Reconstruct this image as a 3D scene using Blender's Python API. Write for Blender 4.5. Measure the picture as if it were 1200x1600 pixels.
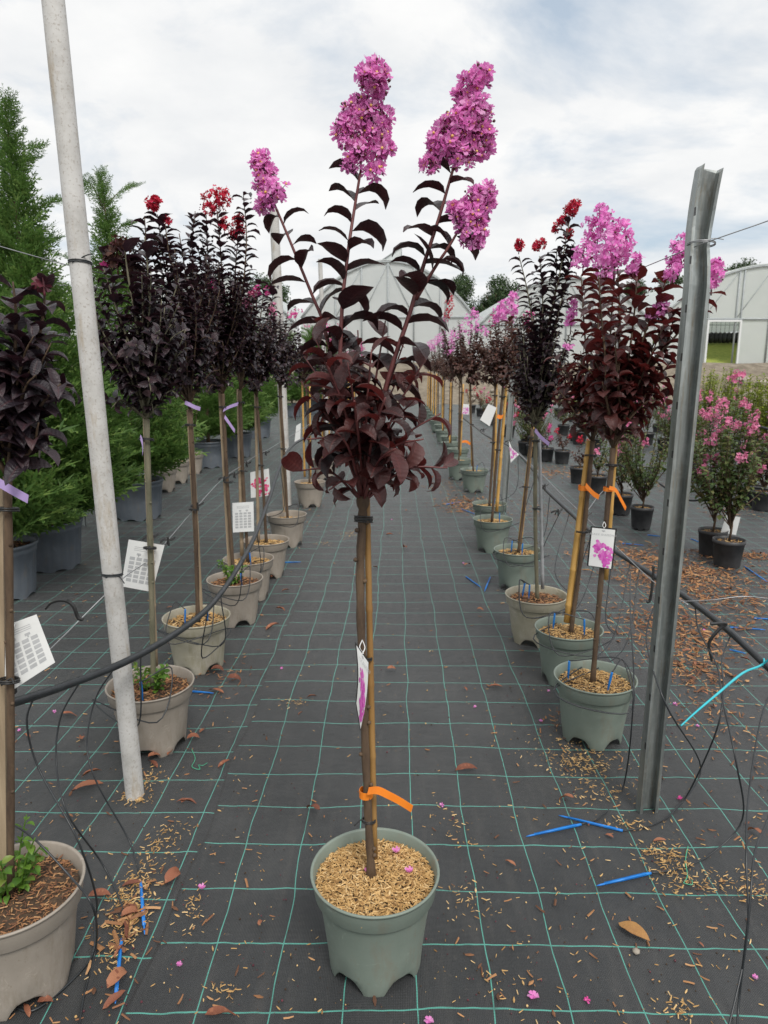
import bpy, math, random
import numpy as np
from mathutils import Vector, Matrix

random.seed(11)
rng = np.random.default_rng(11)
R = math.radians
for o in list(bpy.data.objects): bpy.data.objects.remove(o)
sc = bpy.context.scene
col = sc.collection

# ------------------------------------------------------------------ camera
FPX, IW, IH = 1109.0, 1200.0, 1600.0
CAM_H = 1.5
PITCH, YAW = R(11.9), R(0.93)
cam_d = bpy.data.cameras.new('camera'); cam = bpy.data.objects.new('camera', cam_d); col.objects.link(cam)
cam.location = (0, 0, CAM_H); cam.rotation_euler = (R(90) - PITCH, 0, YAW)
cam_d.sensor_fit = 'VERTICAL'; cam_d.sensor_height = 36; cam_d.sensor_width = 27
cam_d.lens = FPX * 36 / IH
cam_d.clip_start = 0.02; cam_d.clip_end = 2000
cam_d.dof.use_dof = True; cam_d.dof.focus_distance = 1.85; cam_d.dof.aperture_fstop = 9.0
sc.camera = cam
CM = cam.rotation_euler.to_matrix()

def ray(px, py): return CM @ Vector(((px - IW/2)/FPX, -(py - IH/2)/FPX, -1))
def on_z(px, py, z=0.0):
    d = ray(px, py); t = (z - CAM_H)/d.z
    return Vector((d.x*t, d.y*t, z))
def on_y(px, py, Y):
    d = ray(px, py); t = Y/d.y
    return Vector((d.x*t, Y, CAM_H + d.z*t))
def mpp(px, py, Y): return (on_y(px+1, py, Y) - on_y(px, py, Y)).length   # metres for each pixel

# ------------------------------------------------------------------ world, sun, exposure
SUN_EL, SUN_AZ = R(52), R(158)      # azimuth from +Y (ahead) towards +X
w = bpy.data.worlds.new('World'); sc.world = w; w.use_nodes = True
nt = w.node_tree; N = nt.nodes; LK = nt.links
for n in list(N): N.remove(n)
out = N.new('ShaderNodeOutputWorld'); bg = N.new('ShaderNodeBackground'); bg.inputs['Strength'].default_value = 0.1
sky = N.new('ShaderNodeTexSky'); sky.sky_type = 'NISHITA'; sky.sun_disc = False
sky.sun_elevation = SUN_EL; sky.sun_rotation = SUN_AZ; sky.air_density = 1.0; sky.dust_density = 2.0
tc = N.new('ShaderNodeTexCoord'); sep = N.new('ShaderNodeSeparateXYZ'); LK.new(tc.outputs['Generated'], sep.inputs[0])
def wmath(op, a, b=None, c=None):
    m = N.new('ShaderNodeMath'); m.operation = op
    for i, v in enumerate((a, b, c)):
        if v is None: continue
        if hasattr(v, 'links'): LK.new(v, m.inputs[i])
        else: m.inputs[i].default_value = v
    return m.outputs[0]
zc = wmath('MAXIMUM', sep.outputs['Z'], 0.0); zd = wmath('ADD', zc, 0.22)
cx_ = wmath('DIVIDE', sep.outputs['X'], zd); cy_ = wmath('DIVIDE', sep.outputs['Y'], zd)
comb = N.new('ShaderNodeCombineXYZ'); LK.new(cx_, comb.inputs[0]); LK.new(cy_, comb.inputs[1]); comb.inputs[2].default_value = 3.7
n1 = N.new('ShaderNodeTexNoise'); n1.inputs['Scale'].default_value = 1.5; n1.inputs['Detail'].default_value = 9; n1.inputs['Roughness'].default_value = .58
n1.inputs['Distortion'].default_value = .35; LK.new(comb.outputs[0], n1.inputs['Vector'])
n2 = N.new('ShaderNodeTexNoise'); n2.inputs['Scale'].default_value = 3.2; n2.inputs['Detail'].default_value = 8; n2.inputs['Roughness'].default_value = .55
comb2 = N.new('ShaderNodeCombineXYZ'); LK.new(cx_, comb2.inputs[0]); LK.new(cy_, comb2.inputs[1]); comb2.inputs[2].default_value = 9.1
LK.new(comb2.outputs[0], n2.inputs['Vector'])
cov = N.new('ShaderNodeValToRGB'); cov.color_ramp.elements[0].position = .30; cov.color_ramp.elements[1].position = .50
LK.new(n1.outputs['Fac'], cov.inputs[0])
shade = N.new('ShaderNodeValToRGB'); shade.color_ramp.elements[0].position = .33; shade.color_ramp.elements[1].position = .66
shade.color_ramp.elements[0].color = (7.3, 7.45, 7.6, 1); shade.color_ramp.elements[1].color = (8.5, 8.5, 8.45, 1)
LK.new(n2.outputs['Fac'], shade.inputs[0])
haz = N.new('ShaderNodeMix'); haz.data_type = 'RGBA'; haz.inputs[0].default_value = .6   # thin high veil over the blue
LK.new(sky.outputs[0], haz.inputs[6]); haz.inputs[7].default_value = (6.0, 6.9, 7.7, 1)
mx = N.new('ShaderNodeMix'); mx.data_type = 'RGBA'
LK.new(cov.outputs[0], mx.inputs[0]); LK.new(haz.outputs[2], mx.inputs[6]); LK.new(shade.outputs[0], mx.inputs[7])
LK.new(mx.outputs[2], bg.inputs[0]); LK.new(bg.outputs[0], out.inputs[0])

sd = bpy.data.lights.new('sun', 'SUN'); sd.energy = 2.2; sd.angle = R(20); sd.color = (1, .96, .9)
so = bpy.data.objects.new('sun', sd); col.objects.link(so)
sv = Vector((math.sin(SUN_AZ)*math.cos(SUN_EL), math.cos(SUN_AZ)*math.cos(SUN_EL), math.sin(SUN_EL)))
so.rotation_euler = sv.to_track_quat('Z', 'Y').to_euler()

sc.render.engine = 'CYCLES'
sc.view_settings.view_transform = 'Standard'; sc.view_settings.look = 'None'; sc.view_settings.gamma = 1
sc.view_settings.use_curve_mapping = False; sc.view_settings.exposure = 0.22

# ------------------------------------------------------------------ material helpers
def new_mat(name):
    m = bpy.data.materials.new(name); m.use_nodes = True
    t = m.node_tree; b = t.nodes['Principled BSDF']
    return m, t, b
def mathn(t, op, a, b=None, c=None):
    m = t.nodes.new('ShaderNodeMath'); m.operation = op
    for i, v in enumerate((a, b, c)):
        if v is None: continue
        if hasattr(v, 'links'): t.links.new(v, m.inputs[i])
        else: m.inputs[i].default_value = v
    return m.outputs[0]
def noise(t, scale, detail=4, rough=.6, vec=None, dist=0, coord='Object'):
    n = t.nodes.new('ShaderNodeTexNoise'); n.inputs['Scale'].default_value = scale; n.inputs['Detail'].default_value = detail
    n.inputs['Roughness'].default_value = rough; n.inputs['Distortion'].default_value = dist
    if vec is None:
        c = t.nodes.new('ShaderNodeTexCoord'); vec = c.outputs[coord]
    t.links.new(vec, n.inputs['Vector'])
    return n.outputs['Fac']
def ramp(t, fac, stops):
    r = t.nodes.new('ShaderNodeValToRGB'); e = r.color_ramp.elements
    while len(e) < len(stops): e.new(.5)
    for el, (p, c) in zip(e, stops):
        el.position = p; el.color = (c[0], c[1], c[2], 1) if hasattr(c, '__len__') else (c, c, c, 1)
    t.links.new(fac, r.inputs[0]); return r.outputs[0]
def mixc(t, fac, a, b, blend='MIX'):
    m = t.nodes.new('ShaderNodeMix'); m.data_type = 'RGBA'; m.blend_type = blend
    for s, v in ((m.inputs[0], fac), (m.inputs[6], a), (m.inputs[7], b)):
        if hasattr(v, 'links'): t.links.new(v, s)
        elif hasattr(v, '__len__'): s.default_value = (v[0], v[1], v[2], 1)
        else: s.default_value = v
    return m.outputs[2]
def bump(t, b, h, strength=.3, dist=.01):
    n = t.nodes.new('ShaderNodeBump'); n.inputs['Strength'].default_value = strength; n.inputs['Distance'].default_value = dist
    t.links.new(h, n.inputs['Height']); t.links.new(n.outputs[0], b.inputs['Normal'])
def simple(name, c1, c2, rough=.6, scale=12, bs=.15, bscale=90, metallic=0, stretch=None, spec=.5, bd=.004):
    m, t, b = new_mat(name)
    vec = None
    if stretch:
        c = t.nodes.new('ShaderNodeTexCoord'); mp = t.nodes.new('ShaderNodeMapping'); mp.inputs['Scale'].default_value = stretch
        t.links.new(c.outputs['Object'], mp.inputs[0]); vec = mp.outputs[0]
    f = noise(t, scale, 6, .62, vec)
    t.links.new(ramp(t, f, [(.32, c1), (.68, c2)]), b.inputs['Base Color'])
    b.inputs['Roughness'].default_value = rough; b.inputs['Metallic'].default_value = metallic
    b.inputs['Specular IOR Level'].default_value = spec
    if bs: bump(t, b, noise(t, bscale, 4, .6, vec), bs, bd)
    return m
def leafy(name, stops, rough=.45, trans=None, tfac=.3, spec=.5, obj_random=True, vein=False, ribcol=(.16, .05, .045)):
    """colour varies from leaf to leaf: each mesh island plus each object has its own random value"""
    m, t, b = new_mat(name)
    g = t.nodes.new('ShaderNodeNewGeometry'); oi = t.nodes.new('ShaderNodeObjectInfo')
    f = mathn(t, 'ADD', g.outputs['Random Per Island'], oi.outputs['Random'] if obj_random else 0.0)
    f = mathn(t, 'FRACT', f)
    f = mathn(t, 'ADD', mathn(t, 'MULTIPLY', f, .8), mathn(t, 'MULTIPLY', noise(t, 30, 3), .2))
    c = ramp(t, f, stops)
    if vein:
        at = t.nodes.new('ShaderNodeAttribute'); at.attribute_name = 'rib'; rb = mathn(t, 'POWER', at.outputs['Fac'], 14)
        c = mixc(t, mathn(t, 'MULTIPLY', rb, .7), c, ribcol)
        bl = ramp(t, noise(t, 9, 5, .7), [(.56, 0.), (.68, .35)]); c = mixc(t, bl, c, ribcol)
        wv = t.nodes.new('ShaderNodeTexWave'); wv.inputs['Scale'].default_value = 2.6; wv.inputs['Distortion'].default_value = 2.5; tcw = t.nodes.new('ShaderNodeTexCoord'); t.links.new(tcw.outputs['Object'], wv.inputs['Vector'])
        bump(t, b, mathn(t, 'ADD', mathn(t, 'MULTIPLY', wv.outputs['Fac'], .5), mathn(t, 'ADD', noise(t, 60, 3), mathn(t, 'MULTIPLY', rb, -.8))), .35, .006)
    t.links.new(c, b.inputs['Base Color']); b.inputs['Roughness'].default_value = rough; b.inputs['Specular IOR Level'].default_value = spec
    if trans:
        tr = t.nodes.new('ShaderNodeBsdfTranslucent'); tr.inputs[0].default_value = (*trans, 1)
        ms = t.nodes.new('ShaderNodeMixShader'); ms.inputs[0].default_value = tfac
        t.links.new(b.outputs[0], ms.inputs[1]); t.links.new(tr.outputs[0], ms.inputs[2])
        t.links.new(ms.outputs[0], t.nodes['Material Output'].inputs[0])
    return m

M = {}
M['burgundy'] = leafy('burgundy_leaf', [(.0, (.024, .013, .014)), (.35, (.045, .019, .019)), (.7, (.082, .026, .026)), (.9, (.10, .034, .03)), (1, (.085, .05, .036))], .36, (.24, .03, .028), .2, .55, vein=True)
M['duskleaf'] = leafy('dusky_upper_leaf', [(.0, (.018, .013, .016)), (.5, (.030, .018, .020)), (.85, (.052, .024, .025)), (1, (.07, .034, .03))], .36, (.10, .02, .025), .10, .55, vein=True, ribcol=(.1, .04, .04))
M['blackleaf'] = leafy('black_leaf', [(.0, (.014, .011, .016)), (.5, (.026, .018, .025)), (.85, (.048, .027, .034)), (1, (.10, .05, .048))], .36, (.09, .025, .04), .10, .55, vein=True, ribcol=(.1, .045, .05))
M['brownleaf'] = leafy('brown_red_leaf', [(.0, (.04, .022, .02)), (.5, (.085, .038, .032)), (1, (.14, .07, .05))], .45, (.15, .04, .03), .15, .4)
M['greenleaf'] = leafy('green_leaf', [(.0, (.04, .075, .025)), (.45, (.085, .135, .04)), (.8, (.14, .14, .05)), (1, (.16, .07, .04))], .5, (.14, .2, .04), .2, .4)
M['freshleaf'] = leafy('fresh_green_leaf', [(.0, (.05, .13, .02)), (.7, (.12, .24, .03)), (1, (.2, .22, .05))], .45, (.2, .35, .04), .25, .4)
M['yellowleaf'] = leafy('yellow_green_leaf', [(.0, (.10, .17, .02)), (.6, (.22, .28, .03)), (1, (.34, .34, .04))], .5, (.35, .42, .05), .25, .4)
M['conifer'] = leafy('conifer_green', [(.0, (.05, .105, .028)), (.5, (.10, .18, .045)), (1, (.19, .27, .065))], .6, (.16, .32, .07), .28, .3)
M['farleaf'] = leafy('far_tree_leaf', [(.0, (.035, .06, .03)), (.6, (.06, .10, .045)), (1, (.1, .14, .06))], .7, (.08, .12, .03), .15, .2)
M['magenta'] = leafy('magenta_petal', [(.0, (.74, .16, .54)), (.5, (.85, .29, .67)), (.85, (.9, .48, .77)), (1, (.92, .68, .86))], .7, (.88, .34, .72), .42, .1)
M['pink'] = leafy('pink_petal', [(.0, (.72, .15, .36)), (.6, (.78, .3, .47)), (1, (.85, .45, .58))], .65, (.85, .25, .45), .35, .2)
M['crimson'] = leafy('crimson_petal', [(.0, (.36, .012, .03)), (.6, (.55, .03, .06)), (1, (.62, .06, .16))], .65, (.6, .02, .05), .3, .2)
M['hotpink'] = leafy('hot_pink_petal', [(.0, (.6, .05, .25)), (.6, (.72, .1, .38)), (1, (.78, .2, .45))], .65, (.8, .08, .35), .3, .2)
M['bud'] = leafy('flower_bud', [(.0, (.06, .012, .02)), (1, (.15, .03, .045))], .5)
M['stamen'] = leafy('stamen_yellow', [(.0, (.7, .4, .08)), (1, (.8, .55, .2))], .6)
M['redstem'] = simple('red_stem', (.10, .025, .03), (.16, .05, .045), .5, 40)
M['bark'] = simple('brown_bark', (.045, .027, .018), (.13, .085, .05), .8, 30, .6, 120, stretch=(1, 1, .25))
M['greybark'] = simple('grey_green_bark', (.10, .10, .065), (.2, .18, .12), .8, 30, .5, 120, stretch=(1, 1, .3))
M['bamboo'] = simple('bamboo_cane', (.50, .28, .07), (.64, .39, .12), .42, 14, .25, 60, stretch=(1, 1, .12))
M['cane'] = simple('brown_bamboo_cane', (.24, .125, .04), (.42, .25, .085), .5, 14, .3, 60, stretch=(1, 1, .12))
M['oldwood'] = simple('weathered_wood_stake', (.25, .185, .12), (.46, .36, .24), .8, 26, .5, 80, stretch=(1, 1, .08))
M['greystake'] = simple('grey_stake', (.28, .29, .3), (.4, .41, .42), .5, 20)
def mat_pot(name, c1, c2, rough, dirt=(.2, .165, .12)):
    m, t, b = new_mat(name)
    c = ramp(t, noise(t, 6, 6, .6), [(.3, c1), (.7, c2)])
    mp = t.nodes.new('ShaderNodeMapping'); cc = t.nodes.new('ShaderNodeTexCoord'); mp.inputs['Scale'].default_value = (1, 1, .22); t.links.new(cc.outputs['Object'], mp.inputs[0])
    c = mixc(t, ramp(t, noise(t, 24, 6, .7, mp.outputs[0]), [(.53, 0.), (.68, .4)]), c, dirt)
    c = mixc(t, ramp(t, noise(t, 85, 4, .7), [(.62, 0.), (.72, .55)]), c, dirt)
    sc_ = noise(t, 14, 8, .75, dist=1.2); c = mixc(t, ramp(t, sc_, [(.60, 0.), (.66, .35)]), c, tuple(min(1, x*1.7) for x in c2))
    t.links.new(c, b.inputs['Base Color']); t.links.new(ramp(t, sc_, [(.3, rough - .08), (.7, rough + .15)]), b.inputs['Roughness'])
    bump(t, b, noise(t, 150, 4, .6), .12, .002)
    return m
M['pot_green'] = mat_pot('grey_green_plastic', (.17, .21, .178), (.215, .255, .218), .48)
M['pot_taupe'] = mat_pot('taupe_plastic', (.285, .25, .21), (.36, .318, .272), .52)
M['pot_beige'] = mat_pot('stained_beige_plastic', (.30, .28, .20), (.44, .41, .34), .55, (.19, .17, .07))
M['pot_slate'] = mat_pot('slate_blue_plastic', (.10, .12, .145), (.15, .17, .195), .45)
M['pot_black'] = simple('black_plastic', (.022, .022, .024), (.05, .05, .052), .5, 12, .1, 120, bd=.002)
M['soil'] = simple('dark_potting_soil', (.03, .02, .014), (.10, .062, .035), .95, 60, .8, 160)
M['chip'] = leafy('straw_wood_chip', [(.0, (.20, .10, .035)), (.3, (.40, .235, .085)), (.7, (.58, .37, .15)), (1, (.72, .54, .30))], .85, obj_random=False)
M['chip_dark'] = leafy('weathered_wood_chip', [(.0, (.06, .028, .018)), (.4, (.22, .10, .05)), (.75, (.40, .20, .085)), (1, (.52, .33, .17))], .85, obj_random=False)
M['deadleaf'] = leafy('dead_leaf', [(.0, (.13, .045, .028)), (.5, (.28, .10, .055)), (1, (.42, .19, .10))], .7, (.3, .1, .05), .15)
M['goldleaf'] = leafy('golden_dead_leaf', [(.0, (.38, .19, .06)), (1, (.48, .26, .09))], .65, (.4, .2, .05), .15, vein=True)
M['pvc'] = None
M['hose'] = simple('black_rubber_hose', (.018, .02, .023), (.035, .04, .044), .38, 20, .1)
M['blue'] = simple('blue_plastic', (.008, .15, .52), (.014, .22, .66), .4, 20, .05)
M['orange'] = simple('orange_tape', (.78, .19, .012), (.88, .25, .02), .45, 15, .05)
M['purple'] = simple('lilac_tape', (.34, .24, .5), (.44, .33, .6), .5, 15, .05)
M['white'] = simple('white_card', (.74, .75, .74), (.8, .81, .8), .4, 10, 0)
M['ink'] = simple('grey_ink', (.42, .43, .44), (.5, .51, .52), .6, 20, 0)
M['black'] = simple('black_clip_plastic', (.012, .012, .013), (.03, .03, .03), .4, 20, .05)
M['print'] = leafy('printed_flower', [(.0, (.5, .03, .35)), (.6, (.7, .16, .55)), (1, (.8, .42, .68))], .4, obj_random=False)
M['printred'] = leafy('printed_pink', [(.0, (.7, .02, .14)), (.6, (.8, .06, .25)), (1, (.85, .35, .4))], .4, obj_random=False)
M['wire'] = simple('galvanised_wire', (.3, .31, .32), (.45, .46, .47), .4, 30, .05, metallic=.6)
M['thread'] = simple('green_thread', (.06, .34, .2), (.09, .42, .26), .6, 30, 0)
M['cyan'] = simple('cyan_tie', (.03, .42, .5), (.05, .52, .6), .4, 20, 0)
M['steel'] = None; M['fabric'] = None

def mat_pvc():
    m, t, b = new_mat('weathered_white_pvc')
    c = t.nodes.new('ShaderNodeTexCoord')
    f = noise(t, 9, 8, .7); sp = noise(t, 130, 3, .6)
    c1 = ramp(t, f, [(.3, (.40, .39, .37)), (.5, (.53, .52, .50)), (.72, (.62, .615, .60))])
    mp = t.nodes.new('ShaderNodeMapping'); mp.inputs['Scale'].default_value = (14, 14, 3.2); t.links.new(c.outputs['Object'], mp.inputs[0])
    st = noise(t, 1.6, 9, .72, mp.outputs[0])
    c2 = mixc(t, ramp(t, st, [(.54, 0.), (.66, .7)]), c1, (.36, .29, .2))
    c3 = mixc(t, ramp(t, sp, [(.56, 0.), (.68, .6)]), c2, (.28, .24, .2))
    t.links.new(c3, b.inputs['Base Color']); b.inputs['Roughness'].default_value = .62
    bump(t, b, sp, .15, .002)
    return m
M['pvc'] = mat_pvc()
def mat_steel():
    m, t, b = new_mat('galvanised_steel')
    c = t.nodes.new('ShaderNodeTexCoord'); mp = t.nodes.new('ShaderNodeMapping'); mp.inputs['Scale'].default_value = (30, 30, 2.2)
    t.links.new(c.outputs['Object'], mp.inputs[0])
    f = noise(t, 1.4, 8, .65, mp.outputs[0]); g = noise(t, 45, 4, .6)
    c1 = ramp(t, f, [(.3, (.22, .24, .24)), (.55, (.37, .40, .39)), (.75, (.52, .55, .54))])
    c2 = mixc(t, ramp(t, noise(t, 3.0, 7, .7, mp.outputs[0]), [(.52, 0.), (.68, .6)]), c1, (.27, .21, .13))
    c3 = mixc(t, ramp(t, g, [(.5, 0.), (.8, .35)]), c2, (.62, .64, .64))
    t.links.new(c3, b.inputs['Base Color']); b.inputs['Metallic'].default_value = .8
    t.links.new(ramp(t, f, [(.3, .30), (.7, .5)]), b.inputs['Roughness'])
    bump(t, b, g, .1, .002)
    return m
M['steel'] = mat_steel()

# ------------------------------------------------------------------ ground fabric material: black woven sheet with teal guide threads
SX, SY = 0.1765, 0.196
PX0 = on_z(540, 1547).x; PY0 = on_z(400, 1578).y
SEAM = -0.62
def mat_fabric():
    m, t, b = new_mat('woven_ground_fabric')
    c = t.nodes.new('ShaderNodeTexCoord'); s = t.nodes.new('ShaderNodeSeparateXYZ'); t.links.new(c.outputs['Object'], s.inputs[0])
    X, Y = s.outputs[0], s.outputs[1]
    w1 = mathn(t, 'SUBTRACT', noise(t, 1.3, 2, .5), .5)
    w2 = mathn(t, 'SUBTRACT', noise(t, 4.2, 2, .5), .5)
    cm = t.nodes.new('ShaderNodeMapping'); cm.inputs['Location'].default_value = (37, 11, 5); t.links.new(c.outputs['Object'], cm.inputs[0])
    w3 = mathn(t, 'SUBTRACT', noise(t, 1.1, 2, .5, cm.outputs[0]), .5)
    w4 = mathn(t, 'SUBTRACT', noise(t, 7.5, 2, .5, cm.outputs[0]), .5)
    xw = mathn(t, 'ADD', X, mathn(t, 'MULTIPLY', w3, .12)); side = mathn(t, 'LESS_THAN', xw, SEAM); seam = mathn(t, 'LESS_THAN', mathn(t, 'ABSOLUTE', mathn(t, 'SUBTRACT', xw, SEAM)), .004)
    xs = mathn(t, 'ADD', X, mathn(t, 'ADD', mathn(t, 'MULTIPLY', w1, .05), mathn(t, 'MULTIPLY', w2, .016)))
    ys = mathn(t, 'ADD', Y, mathn(t, 'ADD', mathn(t, 'MULTIPLY', w3, .08), mathn(t, 'MULTIPLY', w4, .022)))
    ys = mathn(t, 'ADD', ys, mathn(t, 'MULTIPLY', side, .045))
    def lines(v, p0, sp, wd):
        f = mathn(t, 'FRACT', mathn(t, 'DIVIDE', mathn(t, 'SUBTRACT', v, p0 - sp*1000.5), sp))
        d = mathn(t, 'MULTIPLY', mathn(t, 'ABSOLUTE', mathn(t, 'SUBTRACT', f, .5)), sp)
        return mathn(t, 'LESS_THAN', d, wd)
    lx = lines(xs, PX0, SX, .0015); ly = lines(ys, PY0, SY, .0021)
    ln = mathn(t, 'MAXIMUM', lx, ly)
    # threads dip under the weft and are dirty in places
    fade = ramp(t, noise(t, 9, 5, .7), [(.3, .5), (.5, 1.)])
    weave = mathn(t, 'ADD', mathn(t, 'SINE', mathn(t, 'MULTIPLY', X, 1500)), mathn(t, 'SINE', mathn(t, 'MULTIPLY', Y, 1500)))
    lnf = mathn(t, 'MULTIPLY', ln, fade)
    dust = noise(t, 2.1, 8, .68, dist=.4); fine = noise(t, 55, 4, .7)
    base = ramp(t, dust, [(.3, (.011, .013, .0155)), (.55, (.020, .0225, .025)), (.75, (.040, .041, .042))])
    mp = t.nodes.new('ShaderNodeMapping'); mp.inputs['Scale'].default_value = (1, .12, 1); t.links.new(c.outputs['Object'], mp.inputs[0])
    streak = noise(t, 26, 5, .6, mp.outputs[0])
    base = mixc(t, ramp(t, streak, [(.5, 0.), (.78, .3)]), base, (.085, .08, .074))
    base = mixc(t, ramp(t, fine, [(.60, 0.), (.80, .45)]), base, (.11, .10, .088))
    stain = noise(t, 1.1, 6, .6, cm.outputs[0])
    base = mixc(t, ramp(t, stain, [(.58, 0.), (.72, .5)]), base, (.014, .014, .015))
    colr = mixc(t, mathn(t, 'MULTIPLY', seam, .8), mixc(t, lnf, base, (.08, .33, .27)), (.008, .008, .009))
    t.links.new(colr, b.inputs['Base Color'])
    t.links.new(ramp(t, dust, [(.3, .36), (.7, .58)]), b.inputs['Roughness']); b.inputs['Specular IOR Level'].default_value = .55
    b.inputs['Sheen Weight'].default_value = .22; b.inputs['Sheen Roughness'].default_value = .45; b.inputs['Sheen Tint'].default_value = (.8, .8, .78, 1)
    h = mathn(t, 'ADD', mathn(t, 'MULTIPLY', weave, .06), mathn(t, 'ADD', mathn(t, 'MULTIPLY', noise(t, 3.2, 4, .6), 3.2), mathn(t, 'MULTIPLY', ln, .35)))
    bump(t, b, h, .55, .012)
    return m
M['fabric'] = mat_fabric()
M['ground'] = simple('gravel_soil', (.13, .105, .075), (.27, .23, .175), .95, 3, .6, 9, bd=.08)
M['grass'] = simple('sunlit_grass', (.20, .28, .04), (.40, .42, .09), .9, 4, .4, 30)
M['stone'] = simple('pale_stone', (.24, .21, .17), (.4, .36, .3), .9, 9, .5, 30)
def mat_poly():
    m, t, b = new_mat('polythene_sheet')
    f = noise(t, .35, 6, .6); g = noise(t, 2.2, 5, .6)
    c = mixc(t, .4, ramp(t, f, [(.3, (.70, .74, .74)), (.7, (.82, .85, .84))]), ramp(t, g, [(.3, (.72, .75, .75)), (.7, (.8, .83, .83))]))
    t.links.new(c, b.inputs['Base Color']); b.inputs['Roughness'].default_value = .35
    tr = t.nodes.new('ShaderNodeBsdfTranslucent'); tr.inputs[0].default_value = (.85, .88, .88, 1)
    ms = t.nodes.new('ShaderNodeMixShader'); ms.inputs[0].default_value = .45
    t.links.new(b.outputs[0], ms.inputs[1]); t.links.new(tr.outputs[0], ms.inputs[2]); t.links.new(ms.outputs[0], t.nodes['Material Output'].inputs[0])
    bump(t, b, g, .2, .05)
    return m
M['poly'] = mat_poly()
M['polyroof'] = simple('polythene_roof', (.66, .68, .68), (.75, .77, .77), .4, 1, .1, 6)
M['frame'] = simple('greenhouse_frame', (.3, .33, .34), (.4, .43, .44), .5, 5, 0)
M['tile'] = simple('terracotta_roof', (.3, .1, .06), (.4, .16, .1), .8, 2, .3, 8)
M['plaster'] = simple('pale_plaster', (.5, .45, .4), (.6, .56, .5), .9, 2, .1, 8)

# ------------------------------------------------------------------ mesh helpers
class MB:
    def __init__(s): s.v = []; s.f = []; s.n = 0; s.a = []; s.has = False
    def add(s, v, faces, mi=0, at=None):
        """faces: list of integer arrays (k, n), one for each polygon size"""
        v = np.asarray(v, float).reshape(-1, 3)
        for f in faces:
            f = np.asarray(f, int)
            if f.size: s.f.append((f + s.n, mi))
        s.v.append(v); s.n += len(v); s.a.append(np.zeros(len(v)) if at is None else np.asarray(at, float)); s.has = s.has or at is not None
    def mesh(s, name, mats, smooth=True, origin=(0, 0, 0)):
        me = bpy.data.meshes.new(name)
        V = (np.concatenate(s.v) if s.v else np.zeros((0, 3))) - np.array(origin)
        me.vertices.add(len(V)); me.vertices.foreach_set('co', V.astype(np.float32).ravel())
        li = np.concatenate([f.ravel() for f, _ in s.f]); tot = np.concatenate([np.full(len(f), f.shape[1]) for f, _ in s.f])
        mi = np.concatenate([np.full(len(f), m) for f, m in s.f])
        me.loops.add(len(li)); me.loops.foreach_set('vertex_index', li.astype(np.int32))
        me.polygons.add(len(tot)); st = np.concatenate([[0], np.cumsum(tot)[:-1]])
        me.polygons.foreach_set('loop_start', st.astype(np.int32)); me.polygons.foreach_set('loop_total', tot.astype(np.int32))
        me.polygons.foreach_set('material_index', mi.astype(np.int32))
        me.polygons.foreach_set('use_smooth', np.full(len(tot), smooth))
        for m in (mats if isinstance(mats, (list, tuple)) else [mats]): me.materials.append(M[m] if isinstance(m, str) else m)
        me.update(calc_edges=True)
        if s.has:
            at = me.attributes.new('rib', 'FLOAT', 'POINT'); at.data.foreach_set('value', np.concatenate(s.a).astype(np.float32))
        return me
    def build(s, name, mats, parent=None, smooth=True, origin=None, loc=None):
        og = origin if origin is not None else (wloc(parent) if parent else (0, 0, 0))
        o = bpy.data.objects.new(name, s.mesh(name, mats, smooth, og)); col.objects.link(o)
        if parent: o.parent = parent
        elif origin is not None: o.location = origin
        return o
def wloc(o):
    v = Vector(o.location)
    while o.parent: o = o.parent; v = v + Vector(o.location)
    return v
def tag(o, label=None, cat=None, group=None, kind=None):
    if label: o['label'] = label
    if cat: o['category'] = cat
    if group: o['group'] = group
    if kind: o['kind'] = kind
    return o
def empty(name, loc, label=None, cat=None, group=None):
    o = bpy.data.objects.new(name, None); col.objects.link(o); o.location = loc; o.empty_display_size = .1
    return tag(o, label, cat, group)

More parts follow.
